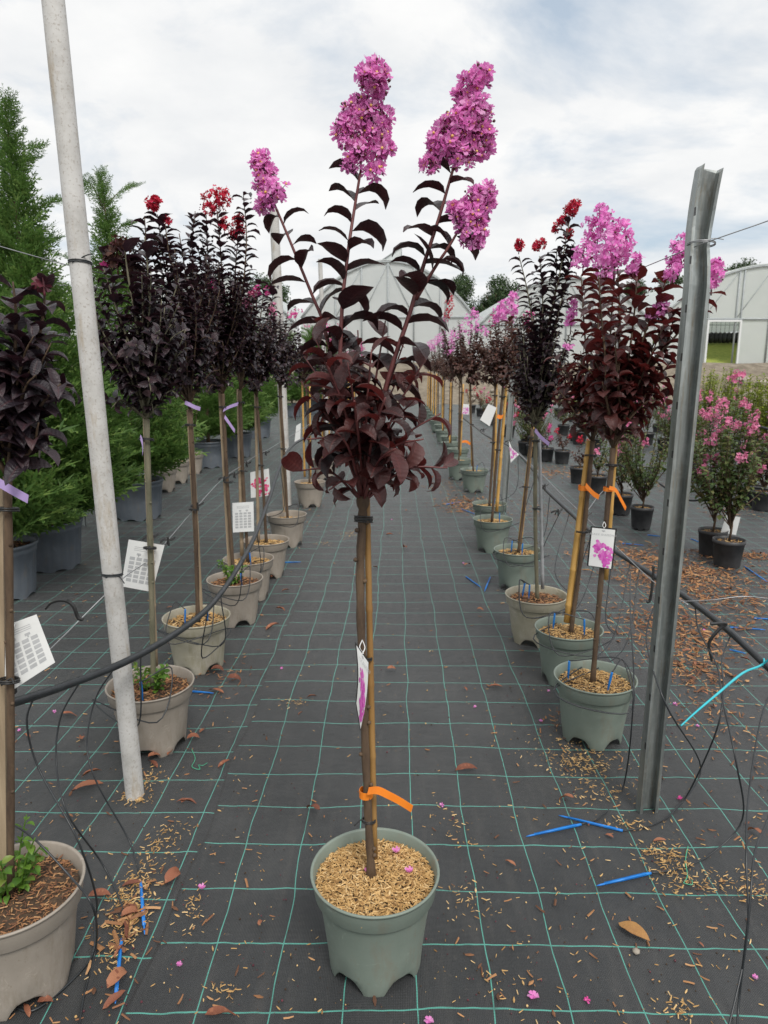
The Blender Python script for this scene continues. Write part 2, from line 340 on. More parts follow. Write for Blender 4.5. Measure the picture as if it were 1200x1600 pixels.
def grid_faces(nu, nv, wrap=False):
    a = []
    for i in range(nu - 1):
        for j in range(nv if wrap else nv - 1):
            k = (j + 1) % nv
            a.append((i*nv + j, i*nv + k, (i+1)*nv + k, (i+1)*nv + j))
    return np.array(a)
def smooth_path(pts, n=6):
    P = [Vector(p) for p in pts]
    if len(P) < 3:
        return [P[0].lerp(P[-1], i/n) for i in range(n + 1)]
    o = []
    for i in range(len(P) - 1):
        p0 = P[i-1] if i else P[0]*2 - P[1]; p1 = P[i]; p2 = P[i+1]; p3 = P[i+2] if i + 2 < len(P) else P[-1]*2 - P[-2]
        for k in range(n):
            t = k/n
            o.append(.5*((2*p1) + (p2 - p0)*t + (2*p0 - 5*p1 + 4*p2 - p3)*t*t + (3*p1 - p0 - 3*p2 + p3)*t**3))
    o.append(P[-1]); return o
def tube(mb, pts, radii, n=8, mi=0, cap=True):
    P = np.array([list(p) for p in pts], float); m = len(P)
    if not hasattr(radii, '__len__'): radii = [radii]*m
    elif len(radii) != m: radii = np.interp(np.linspace(0, 1, m), np.linspace(0, 1, len(radii)), radii)
    T = np.gradient(P, axis=0); T /= np.linalg.norm(T, axis=1)[:, None] + 1e-12
    a = np.array([1, 0, 0]) if abs(T[0][0]) < .8 else np.array([0, 1, 0])
    u = np.cross(T[0], a); u /= np.linalg.norm(u)
    th = np.linspace(0, 2*math.pi, n, endpoint=False); V = np.zeros((m, n, 3))
    for i in range(m):
        u = u - T[i]*np.dot(u, T[i]); u /= np.linalg.norm(u) + 1e-12; v = np.cross(T[i], u)
        V[i] = P[i] + radii[i]*(np.cos(th)[:, None]*u + np.sin(th)[:, None]*v)
    F = [grid_faces(m, n, True)]
    if cap: F.append(np.array([list(range(n))[::-1], [(m-1)*n + k for k in range(n)]]))
    mb.add(V.reshape(-1, 3), F, mi)
def box(mb, c, s, rot=None, mi=0):
    v = np.array([(x, y, z) for x in (-.5, .5) for y in (-.5, .5) for z in (-.5, .5)])*np.array(s)
    if rot is not None: v = v @ np.array(rot).T
    mb.add(v + np.array(c), [np.array([(0,1,3,2),(4,6,7,5),(0,4,5,1),(2,3,7,6),(0,2,6,4),(1,5,7,3)])], mi)
def obox(mb, a, b, wd, th, mi=0, up=(0, 0, 1)):
    """a bar from a to b"""
    a, b = Vector(a), Vector(b); d = (b - a); x = d.normalized(); y = Vector(up).cross(x)
    if y.length < 1e-4: y = Vector((0, 1, 0)).cross(x)
    y.normalize(); z = x.cross(y)
    box(mb, (a + b)/2, (d.length, wd, th), np.array([x, y, z]).T, mi)
def strip(mb, pts, side, wd, th=.0006, mi=0):
    """thin ribbon along pts; side = width direction (one vector, or one for each point)"""
    V = []; n = len(pts)
    for i, p in enumerate(pts):
        s = Vector(side[i] if hasattr(side[0], '__len__') else side).normalized()
        d = (Vector(pts[min(i+1, n-1)]) - Vector(pts[max(i-1, 0)])).normalized(); nn = s.cross(d).normalized()*th/2
        for q in (s*wd/2 + nn, -s*wd/2 + nn, -s*wd/2 - nn, s*wd/2 - nn): V.append(Vector(p) + q)
    mb.add([list(v) for v in V], [grid_faces(n, 4, True), np.array([[3, 2, 1, 0], [(n-1)*4 + k for k in range(4)]])], mi)

# ------------------------------------------------------------------ leaf, floret, chip templates
def leaf_template(nu=6, wd=.27, fold=.35, curl=1.0, tip=.0, twist=0, seed=0):
    r = random.Random(seed); V = []; x = z = 0.0; ang = .30
    for i in range(nu + 1):
        t = i/nu
        hw = wd*(math.sin(math.pi*min(1, t**.82))**.8 if 0 < t < 1 else .012)
        tw = twist*t
        for s in (-1, 0, 1):
            wob = r.uniform(-.012, .012)
            yy = s*hw*math.cos(fold); zz = abs(s)*hw*math.sin(fold) + wob
            yy, zz = yy*math.cos(tw) - zz*math.sin(tw), yy*math.sin(tw) + zz*math.cos(tw)
            V.append((x - zz*math.sin(ang), yy, z + zz*math.cos(ang)))
        ang -= curl/nu*(.35 + 1.3*t); x += math.cos(ang)/nu; z += math.sin(ang)/nu
    return np.array(V), [grid_faces(nu + 1, 3)], np.tile([0., 1., 0.], nu + 1)
LEAF_HI = [leaf_template(6, w_, f_, c_, 0, tw_, i) for i, (w_, f_, c_, tw_) in enumerate(
    [(.31, .45, 1.0, .1), (.34, .3, 1.3, -.2), (.29, .6, 1.6, .25), (.36, .25, .7, 0), (.32, .5, 2.0, -.15), (.28, .6, 1.2, .3)])]
LEAF_MD = [leaf_template(4, w_, f_, c_, 0, tw_, 20+i) for i, (w_, f_, c_, tw_) in enumerate(
    [(.33, .4, 1.0, .1), (.36, .3, 1.4, -.2), (.31, .5, 1.7, .2), (.37, .2, .7, 0)])]
LEAF_LO = [leaf_template(2, w_, f_, c_, 0, 0, 40+i) for i, (w_, f_, c_) in enumerate([(.32, .35, .9), (.34, .2, 1.4), (.3, .5, .6)])]
LEAF_MESH = {}
def leaf_mesh(hi, k, mt):
    key = (hi, k, mt)
    if key not in LEAF_MESH:
        mb = MB(); V, F, A_ = (LEAF_HI if hi else LEAF_MD)[k]; mb.add(V, F, 0, A_); LEAF_MESH[key] = mb.mesh('leaf', mt)
    return LEAF_MESH[key]

def frame(d, up):
    x = Vector(d).normalized(); y = Vector(up).cross(x)
    if y.length < 1e-3: y = Vector((1, 0, 0)).cross(x)
    y.normalize(); z = x.cross(y)
    return Matrix((x, y, z)).transposed()
def mat4(p, d, up, s):
    return Matrix.Translation(p) @ (frame(d, up)*s).to_4x4()
def add_many(mb, tmpl, mats, mi=0):
    """instances of a template (verts, faces) at 4x4 matrices joined in one mesh"""
    if not len(mats): return
    V, F = tmpl[:2]; A = np.array([[list(r) for r in m] for m in mats])
    W = np.einsum('kij,nj->kni', A[:, :3, :3], V) + A[:, None, :3, 3]
    n = len(V); k = len(A)
    fs = [(f[None] + (np.arange(k)*n)[:, None, None]).reshape(-1, f.shape[1]) for f in F]
    mb.add(W.reshape(-1, 3), fs, mi, np.tile(tmpl[2], k) if len(tmpl) > 2 else None)

def floret_template(petals=6, seed=0, near=True):
    r = random.Random(seed); V = []; F = []
    for p in range(petals):
        a = p*2*math.pi/petals + r.uniform(-.2, .2); tilt = r.uniform(-.15, .75)
        rows = ((.12, .05), (.5, .20), (.78, .34), (1.0, .28)) if near else ((.1, .1), (.6, .34), (1., .3))
        nc = 4 if near else 2; b0 = len(V)
        for ri, (t, hw) in enumerate(rows):
            for c in range(nc):
                s = (c/(nc-1)*2 - 1)*hw
                k = .02 if ri < 1 else .15
                x = t*math.cos(tilt*t) + r.uniform(-k, k)*.6; z = t*math.sin(tilt*t) + r.uniform(-k, k); y = s + r.uniform(-k, k)*.4
                V.append((x*math.cos(a) - y*math.sin(a), x*math.sin(a) + y*math.cos(a), z))
        F.append(grid_faces(len(rows), nc) + b0)
    return np.array(V)*.5, [np.concatenate(F)]
FLO_HI = [floret_template(6, i) for i in range(6)]
FLO_LO = [floret_template(5, 30+i, False) for i in range(4)]
def ico(r=1.0):
    V = np.array([(0,0,1),(.894,0,.447),(.276,.851,.447),(-.724,.526,.447),(-.724,-.526,.447),(.276,-.851,.447),
                  (.724,.526,-.447),(-.276,.851,-.447),(-.894,0,-.447),(-.276,-.851,-.447),(.724,-.526,-.447),(0,0,-1)])*r
    F = np.array([(0,1,2),(0,2,3),(0,3,4),(0,4,5),(0,5,1),(1,6,2),(2,7,3),(3,8,4),(4,9,5),(5,10,1),(6,7,2),(7,8,3),(8,9,4),(9,10,5),(10,6,1),(11,7,6),(11,8,7),(11,9,8),(11,10,9),(11,6,10)])
    return V, [F]
ICO = ico()
def rand_unit():
    v = rng.normal(size=3); return Vector(v/np.linalg.norm(v))

def panicle(root, lobes, size, near, petal, n_per, axis_pts=None, buds=.25, part='flower_cluster'):
    """a cluster of crinkled florets round several egg-shaped lobes (centre, (rx, ry, rz))"""
    mb = MB(); fl = FLO_HI if near else FLO_LO
    groups = [[] for _ in fl]; bm = []; st = []
    for (c, rad), n in zip(lobes, n_per):
        c = Vector(c)
        for _ in range(n):
            u = rand_unit(); k = random.uniform(.06, 1.0)**.45*(1.0 if random.random() < .85 else random.uniform(1.0, 1.25))
            p = c + Vector((u.x*rad[0], u.y*rad[1], u.z*rad[2]))*k
            d = (u + Vector((0, 0, .25)) + rand_unit()*.45).normalized()
            s = size*random.uniform(.75, 1.2)
            groups[random.randrange(len(fl))].append(mat4(p, frame(d, rand_unit()).col[1], d, s))
            if near and random.random() < .5: st.append(mat4(p + d*s*.08, d, rand_unit(), s*.11))
            if near: tube(mb, [p - d*s*.05, p.lerp(c, .5) - Vector((0, 0, rad[2]*.3))], size*.03, 3, 1, False)
            if random.random() < buds:
                u2 = rand_unit(); q = c + Vector((u2.x*rad[0], u2.y*rad[1], u2.z*rad[2]))*random.uniform(.7, 1.12)
                bm.append(mat4(q, u2, rand_unit(), size*random.uniform(.09, .16)))
                if near: tube(mb, [q, q.lerp(c, .45) - Vector((0, 0, rad[2]*.3))], size*.025, 3, 1, False)
    for t_, g in zip(fl, groups): add_many(mb, t_, g, 0)
    add_many(mb, ICO, bm, 1); add_many(mb, ICO, st, 2)
    if axis_pts: tube(mb, smooth_path(axis_pts), [size*.09, size*.04], 5, 1)
    o = mb.build(part, [petal, 'bud', 'stamen'], root, True); o['kind'] = 'stuff'
    return o

def chip_template(seed, ln=1.0, wd=.28, th=.1):
    r = random.Random(seed); V = []
    for t in (-.5, .0, .5):
        w_ = wd*r.uniform(.5, 1.1)*(1 if t == 0 else .6)
        b = r.uniform(-.06, .06)
        V += [(t*ln, -w_/2, b), (t*ln, w_/2, b + r.uniform(-.03, .03)), (t*ln, 0, b + th)]
    V = np.array(V)
    F = np.array([(0, 3, 5, 2), (3, 6, 8, 5), (1, 2, 5, 4), (4, 5, 8, 7)])
    return V, [F, np.array([(0, 2, 1), (6, 7, 8)])]
CHIPS = [chip_template(i, 1, random.uniform(.18, .45)) for i in range(6)]
def chips(mb, pts, smin, smax, tilt=.35, mi=0):
    g = [[] for _ in CHIPS]
    for p in pts:
        a = random.uniform(0, 2*math.pi); d = Vector((math.cos(a), math.sin(a), random.uniform(-tilt, tilt)))
        up = Vector((random.uniform(-tilt, tilt), random.uniform(-tilt, tilt), 1))
        g[random.randrange(len(g))].append(mat4(p, d, up, random.uniform(smin, smax)))
    for t_, k in zip(CHIPS, g): add_many(mb, t_, k, mi)

# ------------------------------------------------------------------ ground, fabric, bank
def ground_z(x, y):
    t = min(1, max(0, (y - 27)/6)); return -.03 + 1.45*(t*t*(3 - 2*t))
def build_ground():
    ys = np.concatenate([np.linspace(-30, 24, 8), np.linspace(25, 36, 23), np.array([45, 60, 90, 150, 300, 700, 1400])])
    xs = np.concatenate([np.array([-900, -300, -100, -40]), np.linspace(-24, 24, 49), np.array([40, 100, 300, 900])])
    V = [(x, y, ground_z(x, y) + (random.uniform(-.09, .09) if 26 < y < 36 else 0)) for y in ys for x in xs]
    mb = MB(); mb.add(V, [grid_faces(len(ys), len(xs))]); tag(mb.build('ground', 'ground'), kind='structure')
    # fabric: dense near the camera, folds of a few millimetres
    ys = np.concatenate([np.linspace(-1.5, 8, 191), np.linspace(8.2, 26.5, 60)]); xs = np.concatenate([np.linspace(-9, -2.6, 16), np.linspace(-2.5, 3, 111), np.linspace(3.4, 12, 20)])
    V = []
    for y in ys:
        for x in xs:
            z = .0025*math.sin(x*7 + 2.2*math.sin(y*1.3)) + .0018*math.sin(y*9 + 1.7*math.sin(x*2.1)) - .001
            z += .004*math.exp(-((x - SEAM - .02*math.sin(y*2))/.012)**2)
            V.append((x, y, z))
    mb = MB(); mb.add(V, [grid_faces(len(ys), len(xs))]); tag(mb.build('ground_fabric', 'fabric'), kind='structure')
build_ground()

# ------------------------------------------------------------------ greenhouses (one three-bay house seen gable on) and the far trees
def greenhouse(cx, y0, half, ridge, zb, door=None, vent=False, length=42, label=''):
    root = empty('greenhouse', (cx, y0, zb), label, 'greenhouse', 'polythene greenhouse bays beyond the bank')
    eave = ridge*.46
    def arch(u):  # u -1..1
        return eave + (ridge - eave)*(1 - abs(u)**2.1)
    us = np.linspace(-1, 1, 33)
    # gable sheets between posts; the door bay leaves a hole
    mb = MB()
    edges = sorted(set([-1, -.6, -.3, 0, .3, .6, 1] + ([door[0], door[1]] if door else [])))
    for a, b in zip(edges[:-1], edges[1:]):
        uu = np.linspace(a, b, 6); low = door[2] if door and a >= door[0] - 1e-6 and b <= door[1] + 1e-6 else 0
        V = []
        for u in uu: V += [(cx + u*half, y0, zb + low), (cx + u*half, y0, zb + arch(u))]
        mb.add(V, [grid_faces(6, 2)])
    g = mb.build('gable_sheet', 'poly', root, False)
    mb = MB()  # roof shell with thickness
    for off in (0, .05):
        V = [(cx + u*half, y, zb + arch(u) + .03 + off) for y in (y0 - .12, y0 + length) for u in us]
        mb.add(V, [grid_faces(2, len(us))])
    V = [(cx + u*half, y0 - .12, zb + arch(u) + .03 + off) for off in (0, .05) for u in us]; mb.add(V, [grid_faces(2, len(us))])
    mb.build('roof', 'poly', root, True)
    mb = MB(); tube(mb, [(cx + u*half, y0 - .06, zb + arch(u) - .04) for u in us], .06, 6); mb.build('arch_rib', 'frame', root)
    mb = MB(); tube(mb, [(cx - half, y0 - .05, zb + eave), (cx + half, y0 - .05, zb + eave)], .05, 6); mb.build('tie_beam', 'frame', root)
    for u in edges:
        if abs(u) == 1: continue
        mb = MB(); lo = 0
        tube(mb, [(cx + u*half, y0 - .05, zb), (cx + u*half, y0 - .05, zb + arch(u) - .05)], .045, 6); mb.build('post', 'frame', root)
    for a, b in ((-.6, -.3), (-.3, 0), (0, .3), (.3, .6)):
        mb = MB(); z1 = arch(b if abs(b) < abs(a) else a) - .1
        s = (a, b) if abs(a) > abs(b) else (b, a)
        tube(mb, [(cx + s[0]*half, y0 - .04, zb + eave), (cx + s[1]*half, y0 - .04, zb + z1)], .022, 5); mb.build('brace', 'frame', root)
    if vent:
        zr = zb + ridge + .03; mb = MB()
        a = (cx - .35, zr - .02); b = (cx + .75, zr + .72); c = (cx + .75, zr - .1)
        V = [(p[0], y, p[1]) for y in (y0, y0 + length) for p in (a, b, c)]
        mb.add(V, [np.array([(0, 1, 4, 3), (1, 2, 5, 4)]), np.array([(0, 2, 1)])])
        mb.build('roof_vent', 'poly', root, False)
        mb = MB(); tube(mb, [(a[0], y0 - .03, a[1]), (b[0], y0 - .03, b[1]), (c[0], y0 - .03, c[1])], .045, 5); mb.build('vent_frame', 'frame', root)
    if door:
        xa, xb = cx + door[0]*half, cx + door[1]*half
        mb = MB(); obox(mb, (xa, y0 - .1, zb), (xa, y0 - .1, zb + door[2]), .1, .1); obox(mb, (xb, y0 - .1, zb), (xb, y0 - .1, zb + door[2]), .1, .1)
        obox(mb, (xa - .05, y0 - .1, zb + door[2] + .05), (xb + .05, y0 - .1, zb + door[2] + .05), .1, .1)
        mb.build('door_frame', 'polyroof', root, False)
    return root
GY = 41.0; GZB = 1.42
gm = mpp(600, 560, GY)
def gx(px): return on_y(px, 560, GY).x
hw = (gx(1158) - gx(882))/2
for px, lab, dr, vt in ((606, 'pale polythene greenhouse bay with an open triangular ridge vent', None, True),
                        (882, 'pale polythene greenhouse bay between the vented bay and the bay with the doorway', None, False),
                        (1195, 'pale polythene greenhouse bay with an open rectangular doorway', None, False),
                        (1547, 'pale polythene greenhouse bay past the bay with the doorway', None, False),
                        (330, 'pale polythene greenhouse bay standing behind the dark trees of the taupe pot row', None, False),
                        (54, 'pale polythene greenhouse bay showing behind the tall conifers', None, False)):
    c = gx(px); d = None
    hwb = (gx(1371) - gx(1019))/2 if px > 1000 else hw
    if px > 1000 and px < 1300: d = ((gx(1099) - c)/hwb, (gx(1150) - c)/hwb, on_y(1100, 503, GY).z - GZB)
    h = {606: on_y(606, 408, GY).z, 882: on_y(882, 434, GY).z, 1195: on_y(1195, 414, GY).z}.get(px, on_y(600, 428, GY).z) - GZB
    greenhouse(c, GY, hwb*.985, h, GZB, d, vt, 42, lab)
# what shows through the doorway: a strip of grass and a line of dark crop bags
mb = MB(); x0, x1 = on_y(1098, 560, GY + 5).x, on_y(1152, 560, GY + 5).x
V = [(x, y, GZB + .02 + 1.75*min(1, (y - GY - .4)/7) + random.uniform(0, .05)) for y in np.linspace(GY + .4, GY + 30, 14) for x in np.linspace(x0 - 3, x1 + 5, 8)]
mb.add(V, [grid_faces(14, 8)]); tag(mb.build('grass_strip', 'grass'), kind='structure')
for k in range(8):
    mb = MB(); x = x0 + (x1 - x0)*(k + .5)/8; z = GZB + 1.5
    prof = [(.05, .42), (.15, .35), (.18, .1), (.15, -.2), (.04, -.25)]
    pts = [(x, GY + 5, z + q) for _, q in prof]; tube(mb, pts, [p for p, _ in prof], 8)
    tube(mb, [(x, GY + 5, z + .42), (x, GY + 5, z + 1.1)], .01, 4)
    tag(mb.build('hanging_basket', 'black', origin=(x, GY + 5, z - .25)), 'dark hanging pot in the greenhouse doorway', 'hanging pot', 'dark pots hung in a line inside the greenhouse')
mb = MB(); obox(mb, (x0 - .5, GY + 5, GZB + 2.36), (x1 + .5, GY + 5, GZB + 2.36), .04, .04)
for xx in (x0 - .45, x1 + .45): obox(mb, (xx, GY + 5, GZB), (xx, GY + 5, GZB + 2.34), .05, .05)
tag(mb.build('hanging_rail', 'frame', origin=(x0, GY + 5, GZB)), 'thin rail carrying dark pots inside the greenhouse doorway', 'rail')

CLUMP = []
for i in range(4):
    V = []; F = []
    for k in range(9):
        c = rng.normal(size=3)*.33; f = frame(rand_unit(), rand_unit()); s = random.uniform(.16, .3); b = len(V)
        for (u, v) in ((-1, 0), (0, -.55), (1, 0), (0, .55)):
            q = f @ Vector((u*s, v*s, .06*abs(u))); V.append((c[0] + q.x, c[1] + q.y, c[2] + q.z))
        F.append((b, b+1, b+2, b+3))
    CLUMP.append((np.array(V), [np.array(F)]))
def far_tree(px, Y, top_py, half_px, label):
    base = on_y(px, 566, Y); base.z = ground_z(0, Y); top = on_y(px, top_py, Y).z; s = mpp(px, 500, Y); rad = half_px*s; H = top - base.z
    root = empty('broadleaf_tree', base, label, 'tree', 'trees beyond the greenhouses')
    mb = MB(); tube(mb, [base, base + Vector((.2, 0, H*.4)), base + Vector((0, 0, H*.8))], [.3, .2, .06], 7)
    for k in range(7):
        a = random.uniform(0, 6.3); q = base + Vector((0, 0, H*random.uniform(.3, .6)))
        tube(mb, [q, q + Vector((math.cos(a)*rad*.6, math.sin(a)*rad*.6, H*.22))], [.1, .03], 5)
    mb.build('trunk', 'bark', root)
    mb = MB(); g = [[] for _ in CLUMP]
    lobes = [(Vector((random.uniform(-.6, .6)*rad, random.uniform(-.6, .6)*rad, H*random.uniform(.42, .86))), random.uniform(.32, .55)*rad) for _ in range(11)]
    lobes.append((Vector((0, 0, H*.88)), H*.12))
    for c, r_ in lobes:
        for k in range(120):
            u = rand_unit(); p = base + c + u*r_*random.uniform(.5, 1.05)
            if p.z > top + .3: continue
            g[random.randrange(4)].append(mat4(p, rand_unit(), rand_unit(), random.uniform(.7, 1.3)*rad*.17))
    for t_, k in zip(CLUMP, g): add_many(mb, t_, k)
    o = mb.build('crown', 'farleaf', root, False); o['kind'] = 'stuff'
for px, Y, tp, hp, lab in ((722, 95, 428, 44, 'round green tree rising between the vented greenhouse bay and the next'), (775, 98, 432, 46, 'broad green tree behind the dip between two greenhouse roofs'),
        (690, 100, 446, 30, 'low green tree half hidden by the vented greenhouse roof'), (815, 102, 446, 30, 'green tree half hidden by the middle greenhouse roof'),
        (985, 100, 434, 40, 'green tree above the greenhouse roof beside the steel post'), (1035, 96, 420, 44, 'green tree rising behind the steel post'),
        (1150, 98, 402, 40, 'dark green tree rising above the doorway greenhouse'), (1095, 104, 412, 40, 'green tree just clearing the doorway greenhouse roof'),
        (420, 95, 432, 46, 'pale green tree behind the second white post'), (350, 100, 430, 50, 'green tree far behind the red flowered crowns')):
    far_tree(px, Y, tp, hp, lab)

# house with a red roof glimpsed behind the conifers
b0 = on_y(70, 560, 60); b0.z = ground_z(0, 60)
hs = empty('house', b0, 'small house with terracotta roof glimpsed behind the conifers', 'house')
mb = MB(); box(mb, b0 + Vector((0, 0, 1.3)), (9, 6, 2.6)); mb.build('wall', 'plaster', hs, False)
mb = MB(); V = [(x, y, z) for x in (-5, 5) for y, z in ((-3.5, 2.62), (0, 4.4), (3.5, 2.62), (0, 4.2))]
mb.add([Vector(v) + b0 for v in V], [np.array([(0, 1, 5, 4), (1, 2, 6, 5), (2, 3, 7, 6), (3, 0, 4, 7), (0, 3, 2, 1), (4, 5, 6, 7)])]); mb.build('roof', 'tile', hs, False)
mb = MB(); box(mb, b0 + Vector((1.5, -3.02, 1.5)), (1, .08, 1.2)); mb.build('window', 'black', hs, False)

# stones along the foot of the bank
for k in range(46):
    x = random.uniform(2, 19); y = random.uniform(26.4, 30.5); z = ground_z(x, y)
    V, F = ICO; s = random.uniform(.12, .34); mb = MB()
    W = V*np.array([s*random.uniform(.8, 1.6), s*random.uniform(.8, 1.3), s*random.uniform(.5, .9)])*(1 + rng.uniform(-.18, .18, (12, 1)))
    mb.add(W + np.array((x, y, z + s*.25)), F)
    tag(mb.build('stone', 'stone', origin=(x, y, z), smooth=False), 'rough pale stone lying on the bank below the greenhouses', 'stone', 'stones on the bank')

# ------------------------------------------------------------------ posts
def pvc_post(pa, pb, Y, rad, label, ztop=None):
    a = on_z(*pa) if pa[1] > 600 else on_y(pa[0], pa[1], Y); Y = a.y
    b = on_y(pb[0], pb[1], Y)
    if ztop: b = a + (b - a)*((ztop - a.z)/(b.z - a.z))
    root = empty('white_post', a, label, 'post', 'white plastic posts along the taupe pot row')
    d = b - a; mb = MB(); n = 24
    pts = [a + d*t for t in np.linspace(0, 1, 30)]
    tube(mb, pts, [rad*(1 + .012*math.sin(i*1.7)) for i in range(30)], 24, 0, False)
    tube(mb, pts[::-1], rad*.86, 24, 0, False)
    th = np.linspace(0, 2*math.pi, 24, endpoint=False); x = d.normalized().cross(Vector((0, 1, 0))).normalized(); y = d.normalized().cross(x)
    for p in (pts[0], pts[-1]):
        V = [p + (x*math.cos(t) + y*math.sin(t))*r for r in (rad*.86, rad) for t in th]; mb.add([list(v) for v in V], [grid_faces(2, 24, True)])
    mb.build('tube', 'pvc', root)
    return root, a, d
def ring(root, c, axis, rad, th, mt, name='wire_tie', tail=None):
    ax = Vector(axis).normalized(); x = ax.cross(Vector((.3, 1, .1))).normalized(); y = ax.cross(x)
    mb = MB()
    for k in (0, 1):
        tube(mb, [c + ax*(k*th*2.2 + .004*math.sin(t)) + (x*math.cos(t) + y*math.sin(t))*(rad + th*.5) for t in np.linspace(0, 2*math.pi, 21)], th, 5, 0, False)
    if tail: tube(mb, smooth_path([c + (y*(rad + th))*1.0, c + Vector(tail)*.5 + Vector((0, 0, .01)), c + Vector(tail)]), th*.9, 5)
    return mb.build(name, mt, root)
p1, p1a, p1d = pvc_post((211, 1243), (83, 0), 0, .0315, 'tall white plastic post standing by the sprouting taupe pots', 3.5)
def at_post(a, d, py):   # point of the post axis at an image row
    lo, hi = 0, 1
    for _ in range(40):
        m = (lo + hi)/2; q = a + d*m; t = CM.transposed() @ (q - Vector((0, 0, CAM_H)))
        y = IH/2 - FPX*t.y/-t.z
        if y > py: lo = m
        else: hi = m
    return a + d*lo
ring(p1, at_post(p1a, p1d, 412), p1d, .0318, .0022, 'hose', tail=(.06, -.05, .02))
ring(p1, at_post(p1a, p1d, 898), p1d, .0318, .0022, 'hose', tail=(.05, -.03, -.02))
p2, p2a, p2d = pvc_post((449, 790), (428, 328), 0, .046, 'white plastic post standing by the seventh taupe pot')
p3a = on_z(512, 690)
p3, _, _ = pvc_post((512, 690), (500, 405), 0, .04, 'white plastic post behind the mid-aisle tree crown')

def steel_post():
    a = on_z(1014, 1272); Y = a.y; b = on_y(1111, 262, Y); root = empty('steel_post', a, 'galvanised steel channel post with bent top', 'post')
    d = b - a; n = 40; wd, dp, th = .064, .034, .0035
    # C section open towards the aisle and camera: two flanges, a web behind them and small lips
    prof_o = [(-wd/2 + .010, 0), (-wd/2, 0), (-wd/2, dp), (wd/2, dp), (wd/2, 0), (wd/2 - .010, 0)]
    prof_i = [(wd/2 - .010, th), (wd/2 - th, th), (wd/2 - th, dp - th), (-wd/2 + th, dp - th), (-wd/2 + th, th), (-wd/2 + .010, th)]
    prof = prof_o + prof_i; V = []; ca, sa = math.cos(R(7)), math.sin(R(7))
    for i in range(n):
        t = i/(n-1); bend = max(0, (t - .86)/.14); p = a + d*t
        for (u, v) in prof:
            u2 = u*(1 + .04*bend*bend - .10*math.exp(-((t - .90)/.025)**2)); v2 = v + .014*math.sin(bend*math.pi)
            V.append((p.x + u2*ca - v2*sa + .004*bend**2 - .004*math.exp(-((t-.9)/.03)**2), p.y + u2*sa + v2*ca, p.z + .012*bend*math.sin(u*200)))
    mb = MB(); m = len(prof); mb.add(V, [grid_faces(n, m, True)])
    # cap ends as quads
    q = [(0, 1, 10, 11), (1, 2, 9, 10), (2, 3, 8, 9), (3, 4, 7, 8), (4, 5, 6, 7)]
    mb2 = [tuple((n-1)*m + k for k in f) for f in q]; mb.f.append((np.array(mb2), 0)); mb.f.append((np.array(q), 0))
    mb.build('channel', 'steel', root, False)
    for py in range(330, 1240, 76):
        c = at_post(a, d, py) + Vector((-.0322*ca - .006*sa, -.0322*sa + .006*ca, 0))
        mb = MB(); box(mb, c, (.002, .009, .022)); mb.build('slot', 'black', root, False)
    return root, a, d
sp, spa, spd = steel_post()
ring(sp, at_post(spa, spd, 381) + Vector((0, .017, 0)), spd, .037, .0016, 'wire', tail=(.05, -.03, .01))

# thin grey steel posts further down both rows and behind the conifers
for (px, py, tp, lab) in ((689, 668, 470, 'thin grey steel post in the green pot row toward the greenhouses'), (787, 800, 560, 'grey steel post rising from the green pot row by the paired green pots'),
                          (128, 822, 440, 'grey steel post standing behind the tall conifer')):
    a = on_z(px, py); b = on_y(px + (px-600)*.09, tp, a.y); mb = MB()
    wd = .03; V = []
    for p in (a, b):
        for u, v in ((-wd, 0), (-wd, wd), (wd, wd), (wd, 0), (wd*.8, 0), (wd*.8, wd*.8), (-wd*.8, wd*.8), (-wd*.8, 0)): V.append((p.x + u, p.y + v, p.z))
    mb.add(V, [grid_faces(2, 8, True), np.array([(8, 9, 14, 15), (9, 10, 13, 14), (10, 11, 12, 13)])])
    tag(mb.build('steel_post', 'steel', origin=a, smooth=False), lab, 'post')

